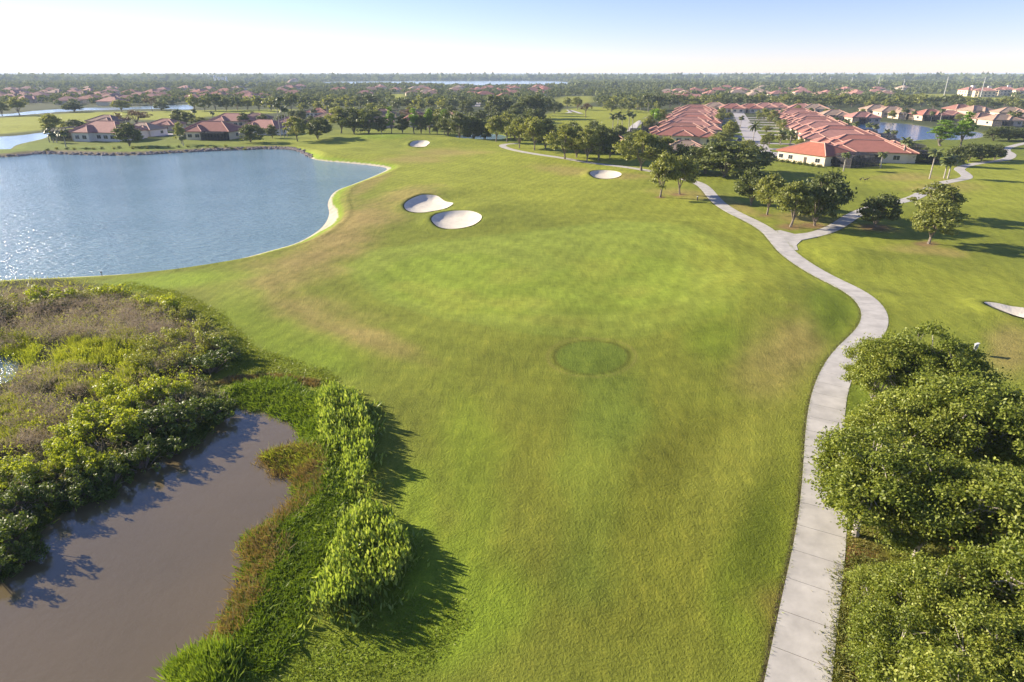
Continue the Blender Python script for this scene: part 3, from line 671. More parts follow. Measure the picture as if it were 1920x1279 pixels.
def make_oak(seed, h=8.0, R=4.3, base=.27, nclump=60, per=130, leaf=(.26, .15), rc=(.8, 1.35), shape=1.0, flat=.85, limbs=6, fill=.25, nseg=6, trunk_r=.2):
    """tapered trunk with limbs, crown of leaf clumps held on the limb tips: returns (trunk mesh, crown mesh)"""
    rng = np.random.default_rng(seed); rd = random.Random(seed)
    zc = h * (base + (1 - base) * .5); rz = h * (1 - base) * .5
    lobes = rng.normal(size=(7, 3)); lobes /= np.linalg.norm(lobes, axis=1, keepdims=True); amp = rng.uniform(-.32, .3, 7)
    tips = []
    for k in range(nclump):
        d = rng.normal(size=3); d /= np.linalg.norm(d)
        if d[2] < -.75: d[2] = -d[2] * .5
        f = 1 + sum(a * max(0, float(d @ l)) ** 2 for a, l in zip(amp, lobes))
        r = f * (rng.uniform(.78, 1.0) if rng.random() > fill else rng.uniform(.25, .75))
        zz = d[2] * r
        wid = (1 - .25 * shape * max(0, zz)) if flat else 1
        tips.append(np.array([d[0] * r * (R - .6) * wid, d[1] * r * (R - .6) * wid, zc + zz * (rz - .5)]))
    mb = MB(); fork = h * (base * .85 + .05); lean = Vector((rd.uniform(-.25, .25), rd.uniform(-.25, .25), 0))
    top = Vector((0, 0, fork)) + lean
    mb.tube([(0, 0, -.5), (0, 0, .05), tuple(top * .5), tuple(top)], [trunk_r * 1.5, trunk_r * 1.25, trunk_r, trunk_r * .9], nseg)
    ends = []
    for k in range(limbs):
        a = 2 * pi * k / limbs + rd.uniform(-.3, .3); e = Vector((cos(a) * R * .45, sin(a) * R * .45, zc + rd.uniform(-.3, .5) * rz))
        m_ = top.lerp(e, .5) + Vector((0, 0, .25)); mb.tube([tuple(top - Vector((0, 0, .2))), tuple(m_), tuple(e)], [trunk_r * .6, trunk_r * .42, trunk_r * .26], 5); ends.append((m_, e))
    ends.append((top.lerp(Vector((0, 0, h * .8)), .5), Vector((0, 0, h * .8)))); mb.tube([tuple(top), tuple(ends[-1][1])], [trunk_r * .6, trunk_r * .2], 5)
    for t in tips:
        tv = Vector(t); m_, e = min(ends, key=lambda q: (q[1] - tv).length); s = m_.lerp(e, rd.uniform(.3, 1))
        mb.tube([tuple(s), tuple(s.lerp(tv, .55) + Vector((0, 0, .12))), tuple(tv)], [trunk_r * .2, trunk_r * .12, trunk_r * .05], 3, False)
    Cs, Ns = [], []
    for t in tips:
        r = rng.uniform(*rc); n = int(per * (r / rc[1]) ** 2)
        d = rng.normal(size=(n, 3)); d /= np.linalg.norm(d, axis=1, keepdims=True)
        d[:, 2] = np.where(d[:, 2] < -.2, -d[:, 2] * .6, d[:, 2])
        q = np.minimum(np.abs(rng.normal(.55, .38, n)), 1.5)
        Cs.append(t + d * (q * r)[:, None] * np.array([1, 1, .8])); Ns.append(d * .6 + rng.normal(size=(n, 3)) * .9 + np.array([0, 0, .35]))
    Cs = np.vstack(Cs); Ns = np.vstack(Ns); s = rng.uniform(.7, 1.25, len(Cs))
    v, q = leaf_arrays(Cs, Ns, leaf[0] * s, leaf[1] * s, rng)
    return mb.mesh('trunk'), np_mesh('crown', v, q)

def kindset(mats, trunk_mat, defs):
    out = []
    for i, d in enumerate(defs):
        t, c = make_oak(**d); t.materials.append(trunk_mat); c.materials.append(mats[i % len(mats)]); out.append((t, c, d.get('h', 8.0), d.get('R', 4.3)))
    return out
K = {}
K['near'] = kindset([M['oak_near']], M['bark_pale'], [dict(seed=s, h=8.2, R=4.6, nclump=150, per=620, leaf=(.105, .058), rc=(.4, 1.15), fill=.4, trunk_r=.2, nseg=8, limbs=7, base=.1) for s in (3, 14, 27)])
K['oak'] = kindset([M['oak']], M['bark'], [dict(seed=s, nclump=66, per=150, leaf=(.25, .14), rc=(.7, 1.3), base=.14) for s in (5, 6, 7, 8)])
K['deep'] = kindset([M['oak_deep']], M['bark'], [dict(seed=s, nclump=66, per=150, leaf=(.28, .17), rc=(.85, 1.4), base=.01) for s in (15, 16, 17)])
K['lime'] = kindset([M['lime']], M['bark'], [dict(seed=s, h=9, R=2.6, nclump=50, per=120, leaf=(.24, .13), rc=(.6, 1.0), base=.08, shape=1.9, fill=.35) for s in (31, 32)])
K['russet'] = kindset([M['russet']], M['bark'], [dict(seed=41, h=8, R=4.6, nclump=42, per=70, leaf=(.24, .13), rc=(.6, 1.0), base=.4)])
K['back'] = kindset([M['oak'], M['oak_deep'], M['oak_deep'], M['oak']], M['bark'], [dict(seed=s, h=9, R=4.6, nclump=34, per=34, leaf=(.6, .38), rc=(.9, 1.6), base=.04, limbs=4, nseg=5) for s in (51, 52, 53, 54)])
K['backlime'] = kindset([M['lime']], M['bark'], [dict(seed=55, h=8, R=3.4, nclump=30, per=30, leaf=(.5, .3), rc=(.8, 1.4), base=.12, limbs=4, nseg=5)])
TREE_XY = []
CATN = {'near': 'oak_tree', 'oak': 'oak_tree', 'deep': 'oak_tree', 'lime': 'columnar_tree', 'russet': 'tree', 'back': 'tree', 'backlime': 'tree'}
cnt = [0]
def tree_at(kind, x, y, h, w, label, group, name=None, rot=None):
    vs_ = K[kind]; cnt[0] += 1; t, c, h0, r0 = vs_[(cnt[0] * 7 + cnt[0] // 3) % len(vs_)]
    rot = random.uniform(0, 2 * pi) if rot is None else rot
    root = thing(name or CATN[kind], label, 'tree', (x, y, hz(x, y) - .03), rot, group, (w / (2 * r0), w / (2 * r0), h / h0))
    link('trunk', t, None, root); link('crown', c, None, root); TREE_XY.append((x, y, w / 2)); return root
def trees_px(items, kind, phrase, noun, group):
    """items (u, v of the foot, v of the top, crown width in pixels); labels count from the left inside a named stand"""
    items = sorted(items); n = len(items)
    for i, it in enumerate(items):
        u, v, vt, w = it[:4]; kd = it[4] if len(it) > 4 else kind
        x, y = P(u, v); h = max(3.0, z_at(y, vt)) * 1.02; wm = w / pxm(u, v) * 1.08
        fl = from_left(i, n); lab = (noun + (', ' + fl + ' ' if fl else ' ') + phrase).strip()
        tree_at(kd, x, y, h, wm, lab, group)

# the big oaks beside the path in the right foreground
near = [(1632, 775, 6.6, 7.0, 'oak with pale forked trunk showing beside the right foreground path'),
        (1712, 785, 7.4, 8.2, 'upper oak of the right foreground cluster, in front of the small tee sign'),
        (1755, 905, 7.8, 9.6, 'broad oak in the middle of the right foreground cluster'),
        (1600, 1015, 6.6, 8.4, 'oak whose crown overhangs and half hides the foreground cart path'),
        (1880, 935, 7.4, 9.0, 'oak at the right photo edge, below the tee sign'),
        (1715, 1050, 6.6, 7.6, 'oak just right of the one overhanging the path'),
        (1668, 905, 6.6, 7.4, 'oak filling the gap behind the path-overhanging one'),
        (1840, 1090, 7.2, 8.6, 'dark gapped oak low in the right foreground cluster'),
        (1722, 1225, 5.2, 5.6, 'smaller yellowish oak beside the mulch bed, bottom right'),
        (1905, 1250, 6.8, 7.6, 'oak in the bottom right corner of the photo'),
        (1655, 1310, 4.2, 5.4, 'low bushy oak by the path at the bottom edge'),
        (1640, 1165, 3.0, 4.2, 'low bushy young oak beside the mulch patch at the path'),
        (1815, 1330, 5.2, 6.4, 'oak at the bottom edge left of the corner oak'),
        (1740, 1480, 6.2, 6.6, 'oak cut off by the bottom edge, right of the path')]
for u, v, h, w, lab in near: tree_at('near', *P(u, v), h, w, lab, 'oaks of the right foreground cluster')
# oaks on the right by the path fork
trees_px([(1238, 371, 286, 66), (1274, 366, 294, 66)], 'oak', 'of the pair left of the path above the fork', 'round olive oak', 'path oaks')
trees_px([(1408, 386, 318, 60, 'deep'), (1438, 405, 328, 62), (1482, 427, 338, 80), (1527, 424, 330, 78, 'deep'), (1545, 405, 322, 76, 'deep')], 'oak', 'in the grove inside the path fork', 'oak', 'fork grove oaks')
trees_px([(1641, 425, 360, 70, 'deep')], 'oak', 'standing alone beside the branch path', 'small dark oak', 'path oaks')
trees_px([(1741, 457, 374, 92)], 'oak', 'with pale trunk, nearer of two overlapping right of branch path', 'olive oak', 'path oaks')
trees_px([(1752, 412, 344, 92)], 'oak', 'behind the pale-trunked oak right of branch path', 'dark topped oak', 'path oaks')
trees_px([(1322, 326, 270, 86), (1358, 333, 266, 104), (1410, 324, 274, 76), (1290, 322, 274, 60)], 'deep', 'in the dark mass below the villa street', 'large dark oak', 'dark oaks below the villas')
trees_px([(1202, 320, 246, 88, 'oak'), (1243, 318, 256, 66, 'oak')], 'oak', 'of the two in front of the nearest villa', 'broad oak', 'path oaks')
trees_px([(930, 267, 217, 40), (950, 267, 212, 40), (974, 278, 221, 50), (1002, 282, 219, 54), (1023, 280, 222, 46, 'deep'), (1059, 301, 236, 66), (1081, 297, 238, 54, 'deep'), (1100, 305, 240, 48), (1122, 301, 236, 46, 'deep'), (1143, 296, 240, 42, 'deep')],
         'oak', 'in the row along the upper cart path', 'oak', 'row of oaks along the upper path')
trees_px([(558, 266, 219, 44, 'oak'), (597, 264, 221, 44), (640, 250, 197, 54, 'oak'), (664, 251, 203, 52), (690, 251, 205, 56)], 'deep', 'in the dark oak row at the lake head', 'broad dark oak', 'oaks behind the far green')
trees_px([(840, 258, 214, 40), (862, 261, 210, 44), (888, 259, 212, 44), (908, 259, 214, 36)], 'deep', 'in the dense dark clump right of the far green', 'dark oak', 'oaks behind the far green')
trees_px([(734, 251, 202, 20), (777, 252, 206, 22), (806, 251, 202, 24), (833, 251, 207, 20)], 'lime', 'in the line behind the far green', 'narrow lime green tree', 'lime trees behind the far green')
trees_px([(755, 251, 215, 24), (790, 252, 216, 24), (820, 252, 218, 22), (716, 250, 220, 22)], 'deep', 'between the lime green trees behind the far green', 'dark tree', 'dark trees behind the far green')
trees_px([(763, 232, 203, 24)], 'russet', 'beside the red-roofed house behind the far green', 'orange tinged tree', 'garden trees')
trees_px([(1763, 274, 227, 52), (1801, 274, 212, 34)], 'lime', 'of the bright pair on the blue pond bank', 'tall lime green tree', 'lime trees by the blue pond')
trees_px([(1098, 223, 194, 27)], 'russet', 'alone on the distant middle fairway', 'brownish round tree', 'distant fairway trees')
trees_px([(1063, 204, 182, 18), (1083, 206, 181, 25)], 'oak', 'of the two at the back of the middle fairway', 'round tree', 'distant fairway trees')
trees_px([(100, 255, 213, 44, 'oak'), (141, 243, 224, 34, 'deep'), (243, 274, 231, 50, 'deep'), (341, 233, 204, 28, 'deep'), (376, 236, 219, 34, 'oak'), (341, 270, 228, 20, 'oak'), (472, 268, 233, 44, 'deep')], 'oak', 'around the lakeside houses on the left', 'garden tree', 'trees round the lakeside houses')
trees_px([(260, 246, 205, 58)], 'russet', 'behind the left lakeside house', 'wide sparse reddish tree', 'trees round the lakeside houses')
trees_px([(286, 209, 181, 24)], 'russet', 'leaning beside the thin far canal', 'sparse reddish tree', 'canal side trees')
trees_px([(4, 217, 187, 30), (37, 216, 181, 34), (140, 210, 191, 38, 'deep'), (229, 210, 187, 34), (303, 207, 190, 26, 'deep')], 'oak', 'along the thin far canal', 'rounded tree', 'canal side trees')
trees_px([(365, 208, 176, 26), (384, 208, 180, 26), (405, 208, 171, 32), (425, 208, 182, 26), (445, 207, 179, 26), (465, 207, 181, 28), (486, 208, 178, 28), (508, 209, 181, 28)], 'back', 'in the belt beyond the left fairway', 'dark tree', 'belt beyond the left fairway')
trees_px([(547, 207, 173, 34), (572, 204, 178, 30), (590, 206, 180, 26), (618, 205, 178, 28), (634, 206, 184, 24), (652, 204, 178, 30), (676, 205, 176, 26), (697, 206, 174, 28), (716, 212, 186, 26)], 'back', 'in the belt above the lake-head oaks', 'tree', 'belt above the lake-head oaks')
trees_px([(875, 214, 187, 28), (925, 222, 177, 34), (947, 220, 181, 32), (968, 228, 193, 32), (986, 224, 179, 36), (1006, 224, 177, 34), (1021, 217, 182, 26), (1040, 213, 190, 24), (900, 232, 206, 26), (960, 240, 205, 30)], 'deep', 'in the dark belt left of the middle fairway', 'dark tree', 'belt left of the middle fairway')
trees_px([(745, 205, 184, 26), (765, 206, 182, 28), (786, 208, 180, 26), (806, 206, 182, 28), (828, 208, 181, 28), (850, 208, 182, 26), (868, 204, 176, 22)], 'back', 'in the belt under the small far green', 'tree', 'belt under the small far green')
trees_px([(1208, 206, 171, 32), (1233, 206, 174, 34), (1256, 203, 176, 32), (1132, 203, 183, 24), (1152, 203, 180, 28), (1172, 205, 183, 26), (1190, 206, 182, 24)], 'back', 'in the belt right of the middle fairway', 'tree', 'belt right of the middle fairway')
trees_px([(1345, 238, 212, 22), (1365, 264, 226, 36), (1350, 277, 248, 42), (1398, 292, 262, 34), (1432, 226, 203, 26), (1448, 228, 206, 24), (1300, 204, 190, 26), (1326, 205, 188, 24)], 'oak', 'among the villas along the street', 'garden tree', 'street trees among the villas')
trees_px([(1228, 245, 199, 26, 'backlime'), (1215, 250, 214, 24), (1238, 235, 205, 22)], 'oak', 'left of the left villa row', 'garden tree', 'trees left of the villas')
trees_px([(1275 + 21.5 * i, 200 - (i % 3) * 1.5, 175 + (i * 5 % 7), 27 + (i * 3 % 8)) for i in range(26)], 'back', 'in the belt behind the villas', 'dark rounded tree', 'belt behind the villas')
trees_px([(1862, 264, 238, 42), (1890, 264, 237, 42), (1918, 264, 240, 40), (1945, 264, 240, 40)], 'deep', 'in the clump right of the blue pond', 'bushy dark tree', 'clump right of the blue pond')
trees_px([(1790, 312, 274, 34), (1815, 303, 270, 40), (1840, 302, 270, 40), (1864, 300, 271, 34)], 'deep', 'in the dark hedge beside the winding branch path', 'bushy dark tree', 'hedge beside the branch path')
trees_px([(1730, 300, 276, 24), (1745, 305, 280, 24), (1715, 306, 285, 18)], 'deep', 'behind the three palms at the lawn edge', 'dark garden shrub tree', 'shrubs behind the palms')

# fill the gaps between the named stands
def tree_fill(poly_px, n, kind, noun, phrase, group, hr, wr, seed, mind=7.0):
    rd = random.Random(seed); poly = PP(poly_px); us = [q[0] for q in poly_px]; vv_ = [q[1] for q in poly_px]; pts = []; t_ = 0
    while len(pts) < n and t_ < 4000:
        t_ += 1; u, v = rd.uniform(min(us), max(us)), rd.uniform(min(vv_), max(vv_)); x, y = P(u, v)
        if not inside(x, y, poly) or any(inside(x, y, w) for w, *_ in WATERS): continue
        if any((x - a) ** 2 + (y - b) ** 2 < mind ** 2 for a, b, _ in TREE_XY) or any((x - a) ** 2 + (y - b) ** 2 < mind ** 2 for _, a, b in pts): continue
        pts.append((u, x, y))
    pts.sort()
    for i, (u, x, y) in enumerate(pts): tree_at(kind, x, y, rd.uniform(*hr), rd.uniform(*wr), '%s, %s %s' % (noun, from_left(i, len(pts)), phrase), group)
tree_fill([(520, 205), (700, 203), (730, 216), (700, 232), (640, 222), (560, 214)], 16, 'back', 'tree', 'in the woods above the lake-head oaks', 'woods above the lake-head oaks', (6, 9), (7, 11), 1)
tree_fill([(735, 205), (880, 205), (900, 245), (850, 250), (740, 245)], 20, 'back', 'tree', 'round the houses behind the far green', 'trees round the houses behind the green', (5.5, 8), (6, 9), 2)
tree_fill([(900, 215), (1000, 222), (1030, 262), (960, 262), (900, 250)], 16, 'deep', 'dark tree', 'behind the upper path oaks', 'woods behind the upper path', (7, 9.5), (8, 11), 3)
tree_fill([(1035, 262), (1150, 262), (1200, 275), (1190, 300), (1110, 292), (1050, 285)], 10, 'deep', 'dark tree', 'in front of the middle fairway', 'trees before the middle fairway', (6, 8.5), (7, 10), 4)
tree_fill([(1120, 204), (1240, 204), (1245, 222), (1225, 232), (1212, 216), (1130, 212)], 9, 'back', 'tree', 'at the right rim of the middle fairway', 'rim of the middle fairway', (6, 8), (7, 10), 5)
tree_fill([(1440, 197), (1920, 197), (1920, 209), (1700, 206), (1440, 206)], 24, 'back', 'tree', 'behind the blue pond houses', 'woods behind the blue pond houses', (6, 8.5), (8, 12), 6, 10)
tree_fill([(1440, 206), (1560, 212), (1700, 222), (1890, 232), (1890, 238), (1700, 227), (1560, 224)], 14, 'oak', 'garden tree', 'between the houses round the blue pond', 'garden trees round the blue pond', (4, 6), (4, 6), 7, 6)
tree_fill([(300, 235), (560, 214), (600, 235), (560, 262), (470, 262), (430, 225), (330, 240)], 14, 'deep', 'dark garden tree', 'among the roofs left of the lake head', 'garden trees among the lakeside roofs', (4, 7), (5, 8), 8, 8)
tree_fill([(1340, 282), (1375, 282), (1372, 235), (1362, 215), (1340, 214), (1348, 250)], 9, 'oak', 'garden tree', 'along the left side of the villa street', 'trees left of the villa street', (4, 6), (4, 6.5), 9, 6)
tree_fill([(1432, 282), (1500, 282), (1475, 245), (1440, 212), (1408, 212), (1418, 240)], 14, 'oak', 'garden tree', 'along the right side of the villa street', 'trees right of the villa street', (3.5, 5.5), (3.5, 6), 10, 6)
# ---- palms
def palm_meshes(seed, h=7.0, nf=26, L=1.6, droop=.9):
    rd = random.Random(seed); mb = MB(); mb.tube([(0, 0, -.3), (.06, 0, h * .5), (0, .05, h)], [.2, .15, .13], 7)
    frs = []
    for k in range(nf):
        a = 2 * pi * k / nf + rd.uniform(-.15, .15); el = rd.uniform(-.35, 1.2); f = MB(); pts = []
        for s in range(5):
            t = s / 4; e = el - droop * t * 1.2
            pts.append((t, e))
        x = z = 0; prev = (0, 0, 0); spine = [(0, 0, 0)]
        for s in range(4):
            e = el - droop * (s + .5) / 4 * 1.4; x += cos(e) * L / 4; z += sin(e) * L / 4; spine.append((x, 0, z))
        vs_ = []; fs = []
        for s, p in enumerate(spine):
            w0 = L * ((.05, .2, .26, .2, .02) if L < 3 else (.03, .09, .1, .08, .01))[s]
            vs_ += [(p[0], -w0, p[2] - w0 * .55), (p[0], 0, p[2]), (p[0], w0, p[2] - w0 * .55)]
        for s in range(4):
            k_ = 3 * s; fs += [(k_, k_ + 3, k_ + 4, k_ + 1), (k_ + 1, k_ + 4, k_ + 5, k_ + 2)]
        f.add(vs_, fs); m_ = f.mesh('frond'); m_.materials.append(M['palm_leaf']); frs.append((m_, a))
    t = mb.mesh('trunk'); t.materials.append(M['bark_pale'])
    j = MB()
    for m_, a in frs:
        vv = [(v.co.x * cos(a) - v.co.y * sin(a), v.co.x * sin(a) + v.co.y * cos(a), v.co.z + h) for v in m_.vertices]
        j.add(vv, [tuple(p.vertices) for p in m_.polygons])
    c = j.mesh('crown'); c.materials.append(M['palm_leaf'])
    return t, frs, c, h, L
PALMS = [palm_meshes(61), palm_meshes(62, nf=28, L=1.8), palm_meshes(63, nf=24, L=1.5, droop=1.2)]
DATE = palm_meshes(64, h=4.5, nf=30, L=3.4, droop=.8)
def palm_at(u, v, vt, label, group, tmpl=None, detail=False, sc=1.0):
    x, y = P(u, v); t, frs, c, h0, L = tmpl or PALMS[(int(u) + int(v)) % 3]
    hh = max(2.5, z_at(y, vt) - .8); r = thing('palm_tree', label, 'palm', (x, y, hz(x, y)), random.uniform(0, 6.28), group)
    k = hh / h0; tr = link('trunk', t, None, r); tr.scale = (1, 1, k)
    if detail:
        for m_, a in frs: f = link('frond', m_, None, r); f.location = (0, 0, hh); f.rotation_euler = (0, 0, a); f.scale = (sc, sc, sc)
    else:
        cr = link('crown', c, None, r); cr.location = (0, 0, hh - h0 * sc); cr.scale = (sc, sc, sc)
    TREE_XY.append((x, y, 1.5))
for u, v, vt, lab in [(1742, 338, 282, 'leftmost of the three tall cabbage palms at the lawn edge'), (1769, 338, 300, 'middle of the three palms at the lawn edge'), (1776, 339, 294, 'rightmost of the three palms at the lawn edge'),
                      (1581, 323, 285, 'palm in front of the dark pool cage'), (1650, 317, 284, 'palm at the right end of the dark pool cage'), (1690, 306, 258, 'taller palm of the pair beside the villa corner'), (1699, 304, 262, 'shorter palm of the pair beside the villa corner')]:
    palm_at(u, v, vt, lab, 'palms on the lawn edge', None, True, 1.15)
palm_at(1411, 268, 231, 'big feathery date palm standing in the villa street', None, DATE, True, 1.0)
def palms_px(items, phrase, group, sc=1.1):
    items = sorted(items); n = len(items)
    for i, (u, v, vt) in enumerate(items): palm_at(u, v, vt, 'palm, ' + from_left(i, n) + ' ' + phrase, group, None, False, sc)
palms_px([(1463, 272, 243), (1480, 276, 244), (1468, 244, 222), (1455, 238, 218), (1388, 241, 217), (1335, 281, 258), (1465, 226, 205)], 'of those along the villa street', 'palms along the villa street', 1.2)
palms_px([(1628, 248, 230), (1640, 250, 231), (1660, 263, 242), (1673, 264, 243), (1566, 236, 219), (1585, 243, 224), (1603, 246, 228)], 'between the right villas and the blue pond', 'palms beside the blue pond', 1.25)
palms_px([(1692, 226, 203), (1697, 226, 204), (1711, 227, 207), (1745, 228, 208), (1762, 229, 203), (1890, 234, 208), (1897, 236, 212), (1904, 236, 210), (1850, 234, 216)], 'on the far shore of the blue pond', 'palms on the far pond shore', 1.4)
palms_px([(1148, 254, 214), (1157, 256, 210), (1165, 252, 216), (1178, 250, 208), (1185, 248, 212), (1122, 258, 237), (1132, 259, 239), (1112, 258, 240)], 'in the clump before the middle fairway', 'palms before the middle fairway', 1.35)
palms_px([(93, 267, 240), (101, 268, 246), (107, 268, 247), (124, 276, 245), (344, 273, 252), (400, 226, 208), (366, 222, 205)], 'round the left lakeside houses', 'palms round the lakeside houses', 1.3)
palms_px([(533, 258, 180), (527, 258, 192), (539, 257, 200), (590, 224, 204), (615, 222, 190)], 'of the tall ones right of the lakeside houses', 'tall palms right of the lakeside houses', 1.45)
palms_px([(1180 + 7 * i, 207 + i % 3, 184 + (i * 5 % 6)) for i in range(7)], 'in the stand right of the middle fairway', 'palm stand right of the middle fairway', 1.4)

# ================================================================== HOUSES
def hip(mb, caps, x0, y0, x1, y1, zw, pitch=.44, o=.55):
    x0 -= o; y0 -= o; x1 += o; y1 += o; w, d = x1 - x0, y1 - y0; xc, yc = (x0 + x1) / 2, (y0 + y1) / 2
    if w >= d: half = d / 2; a = (x0 + half, yc, zw + pitch * half); b = (x1 - half, yc, zw + pitch * half)
    else: half = w / 2; a = (xc, y0 + half, zw + pitch * half); b = (xc, y1 - half, zw + pitch * half)
    z0 = zw - .22
    vs_ = [(x0, y0, zw), (x1, y0, zw), (x1, y1, zw), (x0, y1, zw), a, b, (x0, y0, z0), (x1, y0, z0), (x1, y1, z0), (x0, y1, z0)]
    if w >= d: fs = [(0, 1, 5, 4), (2, 3, 4, 5), (3, 0, 4), (1, 2, 5)]; hips = [(0, 4), (3, 4), (1, 5), (2, 5), (4, 5)]
    else: fs = [(0, 1, 4), (2, 3, 5), (3, 0, 4, 5), (1, 2, 5, 4)]; hips = [(0, 4), (1, 4), (2, 5), (3, 5), (4, 5)]
    fs += [(6, 7, 1, 0), (7, 8, 2, 1), (8, 9, 3, 2), (9, 6, 0, 3), (9, 8, 7, 6)]
    mb.add(vs_, fs)
    for i, j in hips:
        p, q = Vector(vs_[i]), Vector(vs_[j])
        if (p - q).length > .3: caps.bar(tuple(p + Vector((0, 0, .05))), tuple(q + Vector((0, 0, .05))), .24)
def unit_window():
    f = MB(); f.box(-1, -.04, 0, 1, .05, 1.5); p = MB(); p.box(-.88, -.065, .12, -.04, .0, 1.38); p.box(.04, -.065, .12, .88, .0, 1.38)
    return f.mesh('window'), p.mesh('pane')
WINF, WINP = unit_window(); WINF.materials.append(M['trim']); WINP.materials.append(M['glass'])
FACES = {'S': (0, -1, 0), 'N': (0, 1, pi), 'E': (1, 0, pi / 2), 'W': (-1, 0, -pi / 2)}
def house_meshes(blocks, pitch):
    w = MB(); r = MB(); c = MB()
    for i, (x0, y0, x1, y1, h) in enumerate(blocks):
        w.box(x0, y0, -.4, x1, y1, h - .1 + .01 * i, False); hip(r, c, x0, y0, x1, y1, h + .012 * i, pitch)
    return w.mesh('wall'), r.mesh('roof'), c.mesh('ridge_cap')
HT = {}
def house_template(key, blocks, wins, doors, pitch=.44, cage=None):
    HT[key] = (house_meshes(blocks, pitch), blocks, wins, doors, cage)
house_template('villa', [(-11, -6, 10, 6, 3.1), (6, -8.4, 12.6, -1, 2.95), (-13.5, -2.5, -8, 5, 2.9), (-4, -7.6, 3, 0, 3.2), (4, 1, 11.6, 7.3, 3.0)],
               [(0, 'S', -8.5), (3, 'S', -1.8), (3, 'S', 1.2), (1, 'S', 9.3), (0, 'N', -8), (0, 'N', -3), (0, 'N', 1.5), (4, 'N', 8), (2, 'W', 0), (2, 'W', 3.4), (0, 'W', -4.6), (4, 'E', 3)], [(1, 'E', -4.7, 4.6, 2.3, 'garage_door'), (0, 'E', 0, 1.0, 2.2, 'door')])
house_template('end_villa', [(-9.5, -6.6, 9.5, 6.6, 3.3)], [(0, 'S', -8), (0, 'S', -4), (0, 'N', -6), (0, 'N', 0), (0, 'N', 6), (0, 'W', -3), (0, 'W', 3), (0, 'E', -3), (0, 'E', 3), (0, 'S', 6.8)], [(0, 'S', 2, 1.1, 2.2, 'door')], .42)
house_template('lake_house', [(-10.5, -6, 10.5, 6, 3.2), (2, -1, 9, 9.5, 3.1), (-7, -8.5, 0, 0, 3.3)], [(0, 'S', 2), (0, 'S', 5), (0, 'S', 8), (2, 'S', -5.2), (2, 'S', -2), (0, 'W', -3), (0, 'W', 2), (0, 'E', 0), (0, 'N', -6), (1, 'N', 5)], [(0, 'S', -8.6, 1.4, 2.3, 'door')], .54)
house_template('small', [(-8, -6, 8, 6, 3.1), (-1, -8, 7, 0, 3.0)], [(0, 'S', -5.5), (1, 'S', 1), (1, 'S', 5), (0, 'W', -2), (0, 'E', 2), (0, 'N', -4), (0, 'N', 3)], [(0, 'S', -2.6, 1.1, 2.2, 'door')], .42)
house_template('far', [(-9, -6.5, 9, 6.5, 3.1), (-2, -9, 7, 1, 3.0)], [], [], .44)
HOUSES = []
def place_part(root, name, me, fx, fy, rz, z=0.0, sx=1.0, sz=1.0):
    o = link(name, me, None, root); o.location = (fx, fy, z); o.rotation_euler = (0, 0, rz); o.scale = (sx, 1, sz); return o
DOORM = {}
def door_mesh(name, w, h):
    k = (name, w, h)
    if k not in DOORM:
        m_ = MB(); m_.box(-w / 2, -.05, 0, w / 2, .04, h)
        if name == 'garage_door':
            for i in range(3): m_.box(-w / 2 + .1, -.075, .12 + i * h / 3.1, w / 2 - .1, -.02, .12 + i * h / 3.1 + h / 3.1 - .14)
        else: m_.box(-w * .36, -.075, .25, w * .36, -.02, h - .25)
        me_ = m_.mesh(name); me_.materials.append(M['garage'] if name == 'garage_door' else M['bronze']); DOORM[k] = me_
    return DOORM[k]
WHM = {}
def house(key, x, y, rot, roof, wall, label, group=None, s=1.0, detail=True, name='house'):
    (wm, rm, cm), blocks, wins, doors, _ = HT[key]
    root = thing(name, label, 'house', (x, y, max(hz(x, y), -.1)), rot, group, (s, s, s if s < 1.2 else 1.15))
    kk = (key, roof, wall)
    if kk not in WHM:
        a = wm.copy(); a.materials.append(M[wall]); b = rm.copy(); b.materials.append(ROOFS[roof]); c = cm.copy(); c.materials.append(M['ridge']); WHM[kk] = (a, b, c)
    a, b, c = WHM[kk]
    link('wall', a, None, root); r = link('roof', b, None, root)
    if detail:
        link('ridge_cap', c, None, r)
        for bi, f, p in wins:
            x0, y0, x1, y1, h = blocks[bi]; nx, ny, rz = FACES[f]
            fx, fy = (p, y0 if ny < 0 else y1) if nx == 0 else (x1 if nx > 0 else x0, p)
            w_ = place_part(root, 'window', WINF, fx, fy, rz, .85); pn = link('pane', WINP, None, w_)
        for bi, f, p, w, h, nm in doors:
            x0, y0, x1, y1, _ = blocks[bi]; nx, ny, rz = FACES[f]
            fx, fy = (p, y0 if ny < 0 else y1) if nx == 0 else (x1 if nx > 0 else x0, p)
            place_part(root, nm, door_mesh(nm, w, h), fx, fy, rz, 0)
    HOUSES.append((x, y, 12 * s)); return root
